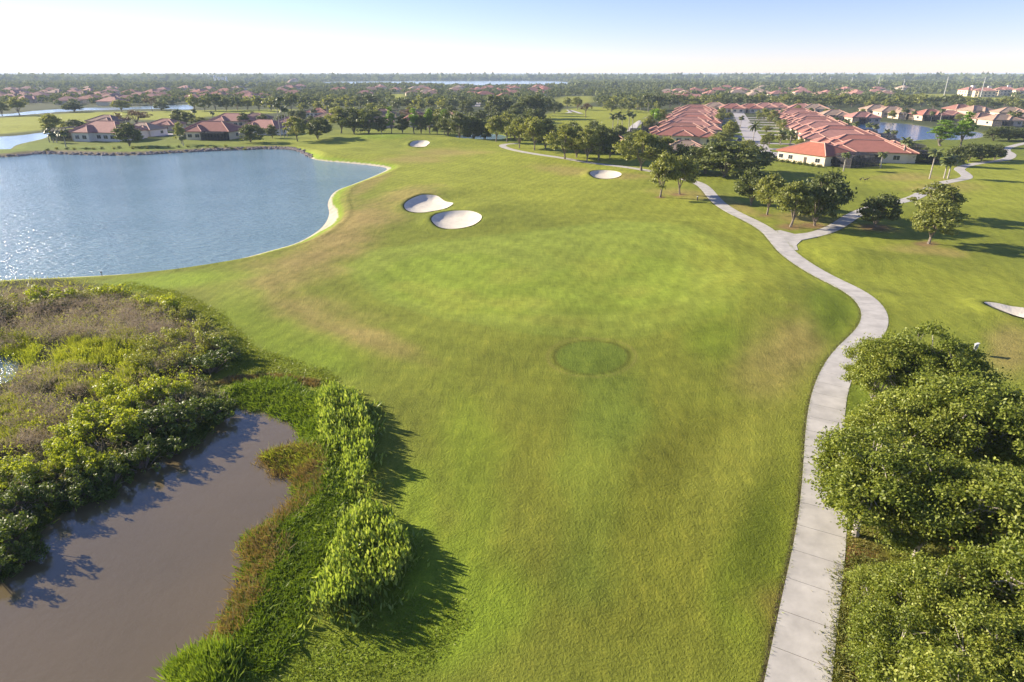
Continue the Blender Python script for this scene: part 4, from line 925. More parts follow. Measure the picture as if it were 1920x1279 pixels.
def cage(parent, x0, y0, x1, y1, h, n, m, rise=.9, mat='bronze'):
    """screened pool cage: bronze frame part with one screen panel per bay"""
    f = MB(); t = .11
    xs = [x0 + (x1 - x0) * i / n for i in range(n + 1)]; ys = [y0 + (y1 - y0) * j / m for j in range(m + 1)]
    P_ = []
    ins = 1.3
    for x in xs:
        for y in (y0, y1): f.box(x - t / 2, y - t / 2, -.2, x + t / 2, y + t / 2, h)
    for y in ys[1:-1]:
        for x in (x0, x1): f.box(x - t / 2, y - t / 2, -.2, x + t / 2, y + t / 2, h)
    for z in (.9, h):
        for y in (y0, y1): f.bar((x0, y, z), (x1, y, z), t)
        for x in (x0, x1): f.bar((x, y0, z), (x, y1, z), t)
    for x in xs:
        f.bar((x, y0, h), (x, y0 + ins, h + rise), t); f.bar((x, y1, h), (x, y1 - ins, h + rise), t); f.bar((x, y0 + ins, h + rise), (x, y1 - ins, h + rise), t)
    for y in (y0 + ins, y1 - ins): f.bar((x0, y, h + rise), (x1, y, h + rise), t)
    o = f.build('screen_cage', M[mat], parent)
    def panel(vs_):
        p = MB(); p.add(vs_, [(0, 1, 2, 3)]); p.build('screen_panel', M['screen'], o)
    for i in range(n):
        a, b = xs[i] + .06, xs[i + 1] - .06
        for y in (y0, y1): panel([(a, y, 0), (b, y, 0), (b, y, h), (a, y, h)])
        panel([(a, y0, h), (b, y0, h), (b, y0 + ins, h + rise), (a, y0 + ins, h + rise)]); panel([(a, y0 + ins, h + rise), (b, y0 + ins, h + rise), (b, y1 - ins, h + rise), (a, y1 - ins, h + rise)]); panel([(a, y1 - ins, h + rise), (b, y1 - ins, h + rise), (b, y1, h), (a, y1, h)])
    for j in range(m):
        for x in (x0, x1): panel([(x, ys[j] + .06, 0), (x, ys[j + 1] - .06, 0), (x, ys[j + 1] - .06, h), (x, ys[j] + .06, h)])
    return o
AS = atan2(SN[1], SN[0])
# the end villa with its pool cage nearest the path
h1 = house('end_villa', 92.3, 198.6, atan2(16.4, -7.8) - pi + .0, 5, 'stucco', 'orange red hip-roofed villa with cream side wall and dark pool cage', None, .92, name='villa')
cage(h1, 9.7, -3.5, 16.5, 9.5, 3.0, 4, 8)
for i in range(11):
    a, b = -17.5 + 20.3 * i, 29; p = street_pt(a, b)
    p = p + SN * [0, 1.5, -1, 2, 0, -2, 1, 0, 2, -1, 1][i] + SD * [0, -1, 1, 0, 1.5, -1, 0, 1, -1, 0, 0][i]; h_ = house('villa', *p, AS + pi + [0, .06, -.05, .1, 0, -.08, .05, .1, -.06, 0, .08][i], [0, 0, 1, 0, 1, 1, 2, 1, 2, 1, 2][i], 'stucco', '%s roofed villa, %s of the right-hand villa row' % (RN[[0, 0, 1, 0, 1, 1, 2, 1, 2, 1, 2][i]], ['nearest', 'farthest'][i == 10] if i in (0, 10) else ordw(i) + ' nearest'), 'right villa row', 1.0, True, 'villa')
    if i < 5: cage(h_, -20, -4, -11.3, 4, 2.7, 3, 3, .6)
for i in range(11):
    a, b = 22 + 19.6 * i, -27; p = street_pt(a, b)
    c_ = [0, 2, 1, 1, 0, 1, 2, 1, 2, 0, 2][i]
    p = p + SN * [0, -2, 1.5, -1, 2, 0, -2, 1, 0, 1, -1][i] + SD * [0, 1, -1, 1, 0, 1, -1, 0, 1, 0, 0][i]; h_ = house('villa', *p, AS + [0, .07, -.06, .05, -.1, .08, 0, -.05, .1, 0, .05][i], c_, 'stucco', '%s roofed villa, %s of the left-hand villa row' % (RN[c_], ['nearest', 'farthest'][i == 10] if i in (0, 10) else ordw(i) + ' nearest'), 'left villa row', 1.0, True, 'villa')
    if i < 4: cage(h_, -21.5, -4, -13.8, 4, 2.7, 3, 3, .6)
p = P(1283, 293); house('small', p[0], p[1], AS + .1, 3, 'stucco_white', 'tan roofed villa with white window wall peeking between the oaks', None, .85, True, 'villa')
p = P(1140, 290); h_ = house('small', p[0] + 3, p[1] + 14, AS, 4, 'stucco_tan', 'dark brown house hidden behind the path-side oaks', None, .9)
cage(h_, -8, -13, 6, -8.2, 2.8, 6, 2)
for sa in range(-1, 11):
    for sb in (-1, 1):
        if sb < 0 and sa < 1: continue
        q0 = street_pt(-17.5 + 20.3 * sa + 4.7, sb * 3.6) if sb > 0 else street_pt(22 + 19.6 * (sa - 1) - 4.7, sb * 3.6); q1 = q0 + SN * sb * (12.4 if sb > 0 else 10.4)
        if sa < 0: continue
        flat_poly('driveway', [q0 - SD * 2.4, q0 + SD * 2.4, q1 + SD * 2.4, q1 - SD * 2.4], M['road'], None, .038)
# lakeside houses on the left
def house_px(key, u, v, rotd, roof, wall, label, s=1.0, group=None, detail=True):
    x, y = P(u, v); return house(key, x, y, radians(rotd), roof, wall, label, group, s, detail)
lh = house_px('lake_house', 204, 262, -14, 1, 'stucco_white', 'pink roofed lakeside house with a bronze screened porch on its left', 1.08)
cage(lh, -17.5, -8.5, -10.8, 3, 3.4, 4, 6, 1.0)
lh = house_px('lake_house', 402, 259, -8, 0, 'stucco', 'red roofed lakeside house right of the driveway, facing the water', 1.0)
cage(lh, .5, -10, 10.4, -6.2, 2.8, 7, 2, .5)
house_px('small', 205, 238, -10, 4, 'stucco_tan', 'brown roofed house behind the leftmost lakeside house', .95)
house_px('small', 272, 254, -10, 3, 'stucco_white', 'house with tan gable half hidden by the dark round oak', .9)
house_px('small', 314, 243, -5, 1, 'stucco_tan', 'pink roofed house between the two lakeside houses', .85)
house_px('lake_house', 440, 237, -12, 1, 'stucco_tan', 'wide pink roofed house behind the right lakeside house', .95)
house_px('lake_house', 500, 251, -20, 1, 'stucco_white', 'pink roofed house with pale bay beside the tall palms', .9)
house_px('small', 482, 231, 0, 4, 'stucco_tan', 'brown roofed house behind the tall palms', .9)
house_px('small', 548, 240, 5, 1, 'stucco_tan', 'pink roofed house right of the tall palms', .9)
house_px('small', 596, 218, 0, 0, 'stucco_white', 'small red roofed house with cream walls above the dark oaks', .85)
house_px('small', 612, 228, 0, 4, 'stucco_tan', 'grey brown roof just above the dark lake-head oaks', .8)
house_px('small', 712, 238, 8, 3, 'stucco_tan', 'tan roofed house right of the dark lake-head oaks', .9)
house_px('small', 718, 222, 0, 4, 'stucco_tan', 'brown roofed house above the first lime green tree', .9)
house_px('lake_house', 792, 236, 10, 0, 'stucco', 'red roofed house behind the lime green trees', .95)
house_px('small', 838, 228, 0, 2, 'stucco', 'rust roofed house with cream wall above the dark clump', .9)
house_px('small', 770, 220, 0, 4, 'stucco_tan', 'brown roofed house behind the orange tinged tree', .8)
# houses round the blue pond
for u, v, rf, s, lab in [(1562, 226, 3, 1.0, 'tan roofed house at the left end of the blue pond'), (1613, 229, 1, .95, 'pale pink gabled house on the far pond shore, second from left'), (1640, 214, 3, 1.0, 'tan roofed house behind the far pond shore, left of centre'),
                         (1668, 218, 3, 1.0, 'tan roofed house above the middle of the blue pond'), (1697, 222, 3, .95, 'tan roofed house right of the middle of the far pond shore'), (1740, 225, 0, 1.0, 'bright red roofed house on the far pond shore'),
                         (1778, 225, 1, .9, 'pale pink roofed house right of the red one on the pond shore'), (1797, 213, 2, 1.0, 'rust roofed house behind the far pond shore'), (1826, 216, 3, 1.0, 'tan roofed house behind the two lime green trees'),
                         (1838, 231, 4, .9, 'reddish brown roofed house right of the lime green trees'), (1872, 235, 3, .95, 'tan roofed house with white gable at the right pond end'), (1890, 220, 3, 1.0, 'tan roofed house farthest right behind the pond'), (1925, 230, 3, 1.0, 'tan roofed house cut by the right photo edge behind the pond')]:
    h_ = house_px('small', u, v, -12 + (u % 7) * 4, rf, 'stucco_tan', lab, s, 'houses round the blue pond')
    if v > 221: cage(h_, -7.6, -12.5, -1.5, -6.2, 2.7, 4, 2, .6)
for u, v, rf, lab in [(1340, 208, 3, 'tan roofed house at the far end of the left villa row'), (1372, 211, 0, 'red gabled house closing the far end of the villa street'), (1405, 211, 0, 'red roofed house right of the villa street end'), (1432, 209, 1, 'pale pink roofed house beyond the villa street end'),
                      (1455, 209, 1, 'pale pink house left of the far right villa row'), (1500, 211, 1, 'pale pink roofed house at the far end of the right villas'), (1525, 212, 3, 'tan roofed house behind the right villa row')]:
    house_px('small', u, v, -12, rf, 'stucco', lab, 1.0, 'houses beyond the villas')
# distant neighbourhoods
def far_houses(poly_px, n, phrase, group, cols, mind=27, s=(.95, 1.25)):
    poly = PP(poly_px); rd = random.Random(hash(phrase) % 1000 if False else len(phrase) * 13 + n); pts = []; tries = 0
    us = [q[0] for q in poly_px]; vs2 = [q[1] for q in poly_px]
    while len(pts) < n and tries < 6000:
        tries += 1; u = rd.uniform(min(us), max(us)); v = rd.uniform(min(vs2), max(vs2)); x, y = P(u, v)
        if not inside(x, y, poly): continue
        if any((x - a) ** 2 + (y - b) ** 2 < mind ** 2 for a, b, *_ in pts) or any((x - a) ** 2 + (y - b) ** 2 < 26 ** 2 for a, b, _ in HOUSES): continue
        if any(inside(x, y, w) for w, *_ in WATERS): continue
        pts.append((x, y, u))
    pts.sort(key=lambda t: t[2])
    for i, (x, y, u) in enumerate(pts):
        c_ = rd.choice(cols); house('far', x, y, radians(rd.choice([0, 90, 180, 270]) + rd.uniform(-20, 20)), c_, rd.choice(['stucco_tan', 'stucco_tan', 'stucco']), '%s roofed house, %s %s' % (RN[c_], from_left(i, len(pts)), phrase), group, rd.uniform(*s), False)
far_houses([(-60, 198), (-60, 172), (100, 168), (350, 169), (352, 193), (200, 198)], 46, 'in the hazy far left suburb', 'far left neighbourhood', [1, 2, 1, 4, 1, 0])
far_houses([(355, 194), (355, 168), (480, 166), (640, 164), (660, 182), (520, 188), (470, 195)], 24, 'in the suburb above the lakeside houses', 'neighbourhood above the lakeside houses', [2, 1, 4, 0])
far_houses([(680, 182), (690, 164), (880, 163), (885, 180), (800, 186), (740, 172)], 18, 'in the woods below the far lake', 'houses below the far lake', [2, 1, 4, 3])
far_houses([(885, 182), (890, 166), (1035, 164), (1035, 180), (960, 186)], 18, 'in the cluster right of the far street', 'cluster right of the far street', [2, 1, 2, 0])
far_houses([(1235, 190), (1240, 168), (1440, 165), (1440, 186), (1330, 192)], 22, 'in the woods beyond the villa street', 'houses in the woods beyond the villas', [3, 1, 3, 2, 0])
far_houses([(1440, 185), (1445, 166), (1720, 164), (1700, 182), (1560, 186)], 16, 'in the woods above the blue pond', 'houses in the woods above the pond', [3, 3, 1, 4])
# apartment blocks near the power line
def apartment(u, v, w, label, rot):
    x, y = P(u, v); r = thing('apartment_block', label, 'building', (x, y, 0), rot, 'apartment blocks near the power line'); d, h = 15, 6.8
    m_ = MB(); m_.box(-w / 2, -d / 2, -.4, w / 2, d / 2, h); m_.box(-w / 2 + 3, -d / 2 - 2, -.4, -w / 2 + 9, 0, h - .3); m_.build('wall', M['stucco'], r)
    rf = MB(); cp = MB(); hip(rf, cp, -w / 2, -d / 2, w / 2, d / 2, h + .1, .4); hip(rf, cp, -w / 2 + 3, -d / 2 - 2, -w / 2 + 9, 0, h - .1, .4); ro = rf.build('roof', ROOFS[1], r); cp.build('ridge_cap', M['ridge'], ro)
    t = MB(); t.box(w / 5 - 1.8, -1.8, h, w / 5 + 1.8, 1.8, h + 5); t.build('tower', M['stucco_white'], r)
    for st in (.8, 3.7):
        for i in range(5):
            xx = -w / 2 + w * (i + .5) / 5; yy = -d / 2 - (2.0 if 3 < xx + w / 2 < 9 else 0)
            o = place_part(r, 'window', WINF, xx, yy, 0, st, 1.1, 1.2); link('pane', WINP, None, o)
        for i in range(3): o = place_part(r, 'window', WINF, -w / 2, -d / 2 + 3 + 4 * i, -pi / 2, st, 1, 1.2); link('pane', WINP, None, o)
    HOUSES.append((x, y, 20))
apartment(1815, 180, 18, 'white apartment block with arched-looking windows, leftmost by the power line', radians(10)); apartment(1843, 182, 20, 'white apartment block right behind the nearest power pole', radians(-24))
apartment(1880, 179, 20, 'white apartment block second from the right photo edge', radians(-24)); apartment(1918, 181, 20, 'white apartment block at the right photo edge by the horizon', radians(-24))
# far-off plant and sand heap on the left horizon
x, y = P(415, 158); pl = thing('silo_plant', 'cluster of slender white towers below the left horizon', 'plant', (x, y, 0), .2); HOUSES.append((x, y, 30))
for i, (dx, h) in enumerate([(-14, 20), (-4, 16), (6, 14), (14, 17)]):
    m_ = MB(); m_.tube([(dx, 0, -.5), (dx, 0, h), (dx, 0, h + 1.5)], [2.2, 2.2, .4], 10); m_.build('silo', M['white_paint'], pl)
m_ = MB(); m_.bar((-14, 0, 18), (30, 0, 2), 1.6); m_.build('conveyor', M['white_paint'], pl)
def mound(u, v, w, h, label):
    x, y = P(u, v); n = 20; vs_ = []; fs = []
    for j, (r, z) in enumerate([(1, -.5), (.75, .3), (.5, .68), (.28, .92), (.08, 1.0)]):
        for k in range(n):
            a = 2 * pi * k / n; rr_ = r * w / 2 * (1 + .15 * sin(3 * a + j)); vs_.append((x + cos(a) * rr_ + (1 - r) * w * .2, y + sin(a) * rr_ * .6, z * h * (1 + .06 * sin(5 * a))))
    for j in range(4):
        for k in range(n): fs.append((j * n + k, j * n + (k + 1) % n, (j + 1) * n + (k + 1) % n, (j + 1) * n + k))
    fs.append(tuple(4 * n + k for k in range(n))); m_ = bpy.data.meshes.new('sand_heap'); m_.from_pydata(vs_, [], fs); tag(link('sand_heap', m_, simple('heap_earth', (.55, .38, .3), .9, .1, .15, .1), None, True), label, kind='structure'); HOUSES.append((x, y, w / 2))
mound(548, 157.5, 46, 13, 'pink earth heap below the left horizon')
# power poles
for i, (ub, vb, ut, vt) in enumerate([(1838, 183, 1849, 145), (1770, 179, 1778.5, 144), (1691, 174.5, 1696, 148.5), (1646, 164, 1649.5, 144.5), (1597, 156, 1598.5, 145), (1556, 155, 1557, 144.8), (1522, 153, 1524, 142.5), (1470, 152, 1471, 143), (1427, 151, 1427.5, 142.5)]):
    x, y = P(ub, vb); h = z_at(y, vt); w = max(.55, y * .00068)
    r = thing('power_pole', 'tall grey steel power pole, %s of the line at right' % ('nearest' if i == 0 else ordw(i) + ' nearest' if i < 8 else 'farthest'), 'pole', (x, y, 0), -.4, 'power poles')
    m_ = MB(); m_.tube([(0, 0, -.5), (0, 0, h)], [w, w * .6], 8); m_.build('shaft', M['metal_grey'], r)
    for z in (.97, .9, .83):
        a = MB(); a.bar((0, 0, h * z), (w * 4 + .8, 0, h * z + .5), w * .5); a.build('arm', M['metal_grey'], r)

# ================================================================== FAR WOODS (masses nobody could count)
def woods(name, label, n, r0, r1, az0, az1, nq, rad, hh, vmax, seed, mat='forest', keep_clear=True, power=1.0):
    rng = np.random.default_rng(seed)
    r = np.exp(rng.uniform(math.log(r0), math.log(r1), n * 3)) if power == 1 else np.sqrt(rng.uniform(r0 * r0, r1 * r1, n * 3))
    az = np.radians(rng.uniform(az0, az1, n * 3)); x = r * np.sin(az); y = r * np.cos(az)
    u, v = proj(x, y, 0); ok = v < vmax(u)
    for w_, *_ in WATERS[2:]:
        ok &= sdf(x, y, w_) > 4
    for f in FAIRZONES.values(): ok &= sdf(x, y, f) > 2
    if keep_clear:
        for a, b, c in HOUSES: ok &= ((x - a) ** 2 + (y - b) ** 2) > (c * .95) ** 2
    # keep sight lines low in front of the far lake
    x, y, r = x[ok][:n], y[ok][:n], r[ok][:n]; m_ = len(x)
    u, v = proj(x, y, 0); lake_front = (u > 570) & (u < 1075) & (v > 158) & (v < 172)
    R_ = rng.uniform(*rad, m_); Hh = rng.uniform(*hh, m_) * np.where(lake_front, .55, 1.0)
    d = rng.normal(size=(m_, nq, 3)); d /= np.linalg.norm(d, axis=2, keepdims=True); d[..., 2] = np.abs(d[..., 2]) * 1.0 - .15
    q = rng.uniform(.7, 1.0, (m_, nq, 1)); c = d * q
    c = np.stack([x[:, None] + c[..., 0] * R_[:, None], y[:, None] + c[..., 1] * R_[:, None], Hh[:, None] * (.3 + .68 * np.clip(c[..., 2], -.3, 1))], 2)
    nr = d + rng.normal(size=d.shape) * .5
    L = (R_[:, None] * rng.uniform(.3, .55, (m_, nq)) * (18 / nq) ** .4)
    vv, qq = leaf_arrays(c.reshape(-1, 3), nr.reshape(-1, 3), L.ravel(), L.ravel() * .7, rng)
    tag(link(name, np_mesh(name, vv, qq), M[mat]), label, kind='stuff')
vm1 = lambda u: np.where(u < 360, 197, np.where(u < 700, 199, np.where(u < 1040, 200, np.where(u < 1230, 196, 197))))
woods('suburb_trees', 'mass of suburban trees among the distant houses', 3400, 480, 1500, -60, 60, 34, (3.0, 5.4), (4.5, 8.5), vm1, 71, power=1)
woods('far_woods', 'hazy far woodland', 5000, 1100, 3200, -60, 60, 16, (6, 11), (6.5, 11), lambda u: np.full(u.shape, 166.0), 72, keep_clear=False)
woods('horizon_woods', 'blue hazy woods along the horizon', 5000, 2600, 9000, -60, 60, 9, (18, 40), (8, 15), lambda u: np.full(u.shape, 158.0), 73, keep_clear=False)

# ================================================================== FOREGROUND PLANTS
def scatter_poly(poly_px, n, rng, z0=0.0):
    poly = PP(poly_px) if not isinstance(poly_px, np.ndarray) else poly_px
    a, b = poly.min(0), poly.max(0); out = []
    got = 0
    while got < n:
        q = rng.uniform(a, b, (n * 3, 2)); q = q[sdf(q[:, 0], q[:, 1], poly) < 0]; out.append(q); got += len(q)
    return np.vstack(out)[:n]
def shrub_mesh(seed, R=1.45, h=1.9, ncl=46, per=110, leaf=(.11, .055), rc=(.12, .42)):
    rng = np.random.default_rng(seed); st = MB(); Cs = []; Ns = []
    for k in range(ncl):
        d = rng.normal(size=3); d /= np.linalg.norm(d); d[2] = abs(d[2]); r = rng.uniform(.3, 1.15)
        t = np.array([d[0] * R * r, d[1] * R * r, h * (.22 + .72 * d[2] * r)])
        st.tube([(t[0] * .15, t[1] * .15, -.2), (t[0] * .6, t[1] * .6, t[2] * .5), tuple(t)], [.04, .03, .012], 4, False)
        q = rng.uniform(*rc); n = int(per * (q / rc[1]) ** 2); e = rng.normal(size=(n, 3)); e /= np.linalg.norm(e, axis=1, keepdims=True)
        Cs.append(t + e * (q * rng.uniform(.4, 1, n) ** .5)[:, None] * np.array([1, 1, .85])); Ns.append(e + rng.normal(size=(n, 3)) * .6 + np.array([0, 0, .4]))
    C_ = np.vstack(Cs); s = rng.uniform(.7, 1.3, len(C_)); v, q = leaf_arrays(C_, np.vstack(Ns), leaf[0] * s, leaf[1] * s, rng)
    return st.mesh('stem'), np_mesh('foliage', v, q)
SH = {}
for kk, mt, seeds, lf in (('bright', 'shrub_bright', (81, 82, 83), (.1, .048)), ('olive', 'shrub_olive', (84, 85), (.075, .036)), ('dark', 'shrub_dark', (86, 87), (.09, .045))):
    SH[kk] = []
    for s_ in seeds:
        a, b = shrub_mesh(s_, leaf=lf); a.materials.append(M['bark']); b.materials.append(M[mt]); SH[kk].append((a, b))
def shrub_at(u, v, w, vt, kind, label, group):
    x, y = P(u, v); h = max(.7, z_at(y, vt)); wm = w / pxm(u, v); a, b = SH[kind][(int(u * 3) + int(v)) % len(SH[kind])]
    h = min(h, 2.6) * .9
    r = thing('shrub', label, 'shrub', (x, y, max(hz(x, y), -.7)), random.uniform(0, 6.28), group, (wm / 2.9, wm / 2.9, h / 2.0))
    link('stem', a, None, r); link('foliage', b, None, r)
top_row = [(-45, 604, 120, 530, 'olive'), (18, 588, 84, 522, 'olive'), (72, 572, 66, 526, 'bright'), (110, 574, 76, 517, 'bright'), (156, 566, 52, 533, 'olive'), (208, 558, 64, 521, 'bright'), (254, 577, 40, 547, 'bright'), (286, 582, 42, 546, 'bright'), (325, 587, 58, 546, 'bright')]
right_edge = [(345, 604, 50, 566, 'olive'), (372, 628, 62, 582, 'olive'), (398, 652, 72, 600, 'olive'), (424, 672, 62, 616, 'dark'), (392, 694, 92, 630, 'dark'), (350, 684, 72, 622, 'olive'), (330, 642, 54, 600, 'olive'), (300, 664, 72, 612, 'olive'), (270, 690, 60, 645, 'olive')]
pond_side = [(212, 748, 64, 696, 'bright'), (242, 772, 72, 716, 'bright'), (290, 748, 72, 690, 'bright'), (332, 742, 62, 698, 'bright'), (190, 792, 84, 730, 'bright'), (236, 818, 92, 752, 'bright'), (150, 822, 84, 760, 'bright'), (128, 862, 74, 800, 'bright'), (172, 882, 84, 812, 'bright'),
             (292, 804, 92, 740, 'dark'), (340, 792, 92, 738, 'dark'), (392, 772, 82, 724, 'dark'), (60, 902, 82, 850, 'bright'), (14, 902, 72, 856, 'bright'), (30, 952, 92, 896, 'dark'), (92, 934, 82, 880, 'dark'), (152, 918, 82, 864, 'dark'), (202, 898, 72, 846, 'dark'), (262, 862, 82, 802, 'dark'),
             (322, 836, 72, 790, 'dark'), (18, 1012, 92, 950, 'dark'), (44, 1034, 66, 986, 'dark'), (-12, 1058, 80, 1000, 'dark'), (108, 890, 50, 850, 'bright')]
KN = {'bright': 'bright yellow-green shrub', 'olive': 'olive shrub', 'dark': 'dark green shrub'}
for lst, ph, g in ((top_row, 'along the lake side of the thicket', 'thicket shrubs by the lake'), (right_edge, 'on the fairway side of the thicket', 'thicket shrubs by the fairway'), (pond_side, 'on the left bank of the brown pond', 'thicket shrubs on the pond bank')):
    lst = sorted(lst); cts = {}
    for q in lst: cts.setdefault(q[4], []).append(q)
    for kd, sub in cts.items():
        for i, q in enumerate(sub): shrub_at(*q[:4], kd, '%s, %s %s' % (KN[kd], from_left(i, len(sub)) or 'only one', ph), g)
# uncountable marsh growth
def grass_mass(name, label, poly_px, n, h, w, mat, seed, lean=.35, clump=0, zoff=0.0):
    rng = np.random.default_rng(seed); q = scatter_poly(poly_px, n, rng)
    if clump: c = scatter_poly(poly_px, clump, rng); q = c[rng.integers(0, clump, n)] + rng.normal(size=(n, 2)) * .28
    z = height(q[:, 0], q[:, 1]); k = z > -1.5; q = q[k]; z = np.maximum(z[k], -.75); m_ = len(q)
    b = np.c_[q, z - .05 + zoff]; hh = rng.uniform(h * .45, h, m_); d = rng.normal(size=(m_, 3)) * lean; d[:, 2] = 1; t = b + d * hh[:, None]
    v, f = blades(b, t, rng.uniform(.6, 1.3, m_) * w, rng); tag(link(name, np_mesh(name, v, f), M[mat]), label, kind='stuff')
def twig_mass(name, label, poly_px, n, h, seed, mat='dead', w=.012, L=.5):
    rng = np.random.default_rng(seed); cl = scatter_poly(poly_px, n // 60, rng); q = cl[rng.integers(0, len(cl), n)] + rng.normal(size=(n, 2)) * .42
    z = np.maximum(height(q[:, 0], q[:, 1]), -.7); b = np.c_[q, z + rng.uniform(0, 1, n) ** .7 * h * .9]; d = rng.normal(size=(n, 3)); d[:, 2] = np.abs(d[:, 2]) + .2; d /= np.linalg.norm(d, axis=1, keepdims=True)
    v, f = blades(b, b + d * rng.uniform(.4, 1.2, n)[:, None] * L, w, rng); tag(link(name, np_mesh(name, v, f), M[mat]), label, kind='stuff')
twig_mass('dead_brush', 'mauve grey dead brush over the upper thicket', [(-200, 590), (0, 560), (120, 556), (250, 575), (330, 600), (330, 650), (230, 660), (180, 640), (60, 650), (-200, 680)], 46000, 1.6, 91)
twig_mass('dead_brush', 'grey dead brush between the green reeds of the thicket', [(-150, 740), (60, 700), (130, 690), (200, 700), (150, 760), (100, 850), (0, 860), (-150, 880)], 18000, 1.2, 92)
twig_mass('dead_brush', 'tan dead stems inside the right part of the thicket', [(280, 620), (360, 610), (400, 650), (330, 700), (260, 700)], 6000, 1.2, 93)
grass_mass('marsh_reeds', 'yellow-green marsh reeds in the middle of the thicket', [(110, 660), (160, 630), (240, 620), (300, 650), (290, 710), (220, 735), (140, 740), (90, 720)], 9000, 1.3, .028, 'reed', 94, .3, 120)
grass_mass('marsh_reeds', 'yellow-green marsh reeds at the left photo edge', [(-80, 770), (20, 740), (75, 770), (70, 830), (-20, 850), (-90, 840)], 5000, 1.2, .028, 'reed', 95, .3, 70)
grass_mass('marsh_reeds', 'olive reeds beside the small marsh pool', [(-80, 640), (30, 625), (60, 640), (66, 670), (60, 700), (44, 668), (-60, 650)], 2500, 1.1, .026, 'reed', 96, .3, 50)
twig_mass('dead_brush', 'grey twigs poking out among the pond-bank shrubs', [(0, 890), (120, 800), (200, 700), (400, 700), (430, 750), (330, 820), (210, 880), (100, 940), (0, 1000)], 4000, 1.1, 191)
twig_mass('leaf_sprays', 'loose yellow-green sprays scattered through the thicket', [(0, 620), (200, 560), (400, 620), (400, 700), (300, 780), (150, 860), (0, 900)], 9000, 1.3, 192, 'shrub_bright', .04, .2)
grass_mass('thicket_undergrowth', 'low green undergrowth all through the thicket', THICKET, 9000, .6, .04, 'shrub_olive', 97, .6)
grass_mass('bank_growth', 'dark green creeping growth on the left pond bank', [(0, 1076), (26, 1044), (75, 1016), (60, 985), (104, 950), (156, 930), (212, 920), (214, 884), (260, 862), (325, 834), (370, 815), (434, 756), (400, 740), (330, 800), (220, 860), (130, 920), (20, 990), (-40, 1040)], 15000, .5, .035, 'shrub_dark', 98, .7)
grass_mass('bank_growth', 'green grassy growth along the head of the pond', [(420, 735), (470, 710), (540, 712), (600, 735), (620, 790), (575, 800), (556, 785), (517, 768), (478, 757), (445, 755)], 9000, .6, .03, 'bank_grass', 99, .6, 160)
grass_mass('bank_growth', 'dry orange grass lip along the top of the pond head', [(395, 720), (430, 703), (520, 700), (600, 715), (595, 727), (520, 712), (440, 716)], 3000, .35, .025, 'dry_grass', 100, .6)
RIGHTBANK = [(560, 790), (600, 800), (640, 860), (650, 930), (640, 980), (620, 1040), (590, 1100), (570, 1160), (560, 1200), (470, 1279), (330, 1279), (350, 1228), (395, 1200), (420, 1147), (436, 1115), (462, 1075), (452, 1015), (460, 1000), (508, 974), (530, 960), (552, 930), (552, 880), (568, 832)]
grass_mass('bank_growth', 'bright green grass along the right pond bank', RIGHTBANK, 30000, .45, .028, 'bank_grass', 101, .7, 500)
grass_mass('bank_reeds', 'reddish dry reeds along the right water edge of the pond', [(560, 860), (600, 860), (605, 910), (570, 950), (540, 970), (500, 1000), (530, 1020), (520, 1070), (480, 1130), (450, 1180), (400, 1215), (395, 1195), (425, 1140), (455, 1085), (450, 1010), (505, 970), (548, 930)], 4500, .75, .022, 'dry_grass', 102, .5, 130)
grass_mass('bank_reeds', 'small clump of brown reeds jutting into the pond', [(485, 850), (520, 836), (565, 832), (600, 850), (590, 880), (548, 884), (500, 876)], 2400, .7, .024, 'dry_grass', 103, .5, 50)
grass_mass('bank_reeds', 'green reeds in the same jutting clump', [(500, 850), (560, 835), (600, 850), (580, 876), (520, 874)], 2200, .7, .024, 'reed', 104, .5, 40)
grass_mass('bank_reeds', 'bright reeds at the bottom edge of the pond', [(330, 1240), (380, 1215), (420, 1230), (425, 1290), (330, 1310)], 3200, 1.1, .035, 'bank_grass', 105, .35, 30)
grass_mass('rough_tufts', 'shaggy rough grass between thicket and fairway', [(240, 530), (330, 548), (420, 590), (480, 650), (620, 700), (640, 730), (600, 725), (470, 700), (420, 690), (455, 655), (425, 612), (330, 565), (235, 537)], 16000, .2, .02, 'rough_grass', 106, .9, 2200)
grass_mass('rough_tufts', 'shaggy rough grass at the foot of the leafy clumps', [(560, 1200), (640, 1180), (760, 1130), (850, 1120), (880, 1180), (760, 1290), (470, 1300)], 9000, .14, .018, 'rough_grass', 107, 1.0, 1500)
grass_mass('weeds', 'yellow-green weeds over the mulch under the foreground oaks', [(1575, 1060), (1640, 1060), (1760, 1020), (1930, 1000), (1960, 1300), (1560, 1300)], 15000, .3, .022, 'mulch_weed', 110, .8, 420)
grass_mass('weeds', 'low weeds along the right path edge', [(1560, 1120), (1600, 1000), (1600, 840), (1640, 800), (1660, 900), (1640, 1060), (1600, 1290), (1552, 1290)], 6000, .18, .018, 'mulch_weed', 111, .8, 250)

def edge_grass(line, zz, i1, label, seed, n):
    rng = np.random.default_rng(seed); i = rng.integers(0, i1, n); nn = normals2(line)[i]; sd = rng.choice([-1, 1], n); off = PW / 2 + np.abs(rng.normal(0, .09, n)) - .03
    q = line[i] + nn * (sd * off)[:, None] + rng.normal(size=(n, 2)) * .18; d, _ = nearest_line(q[:, 0], q[:, 1], line, 5); k = d > PW / 2 - .07; q = q[k]; m_ = len(q)
    b = np.c_[q, height(q[:, 0], q[:, 1]) - .02]; d = rng.normal(size=(m_, 3)) * .8; d[:, 2] = 1; v, f = blades(b, b + d * rng.uniform(.06, .16, m_)[:, None], .014, rng); tag(link('edge_grass', np_mesh('edge_grass', v, f), M['rough_grass']), label, kind='stuff')
edge_grass(MAINC, MAINZ, 190, 'ragged grass creeping over the cart path edges', 301, 9000)
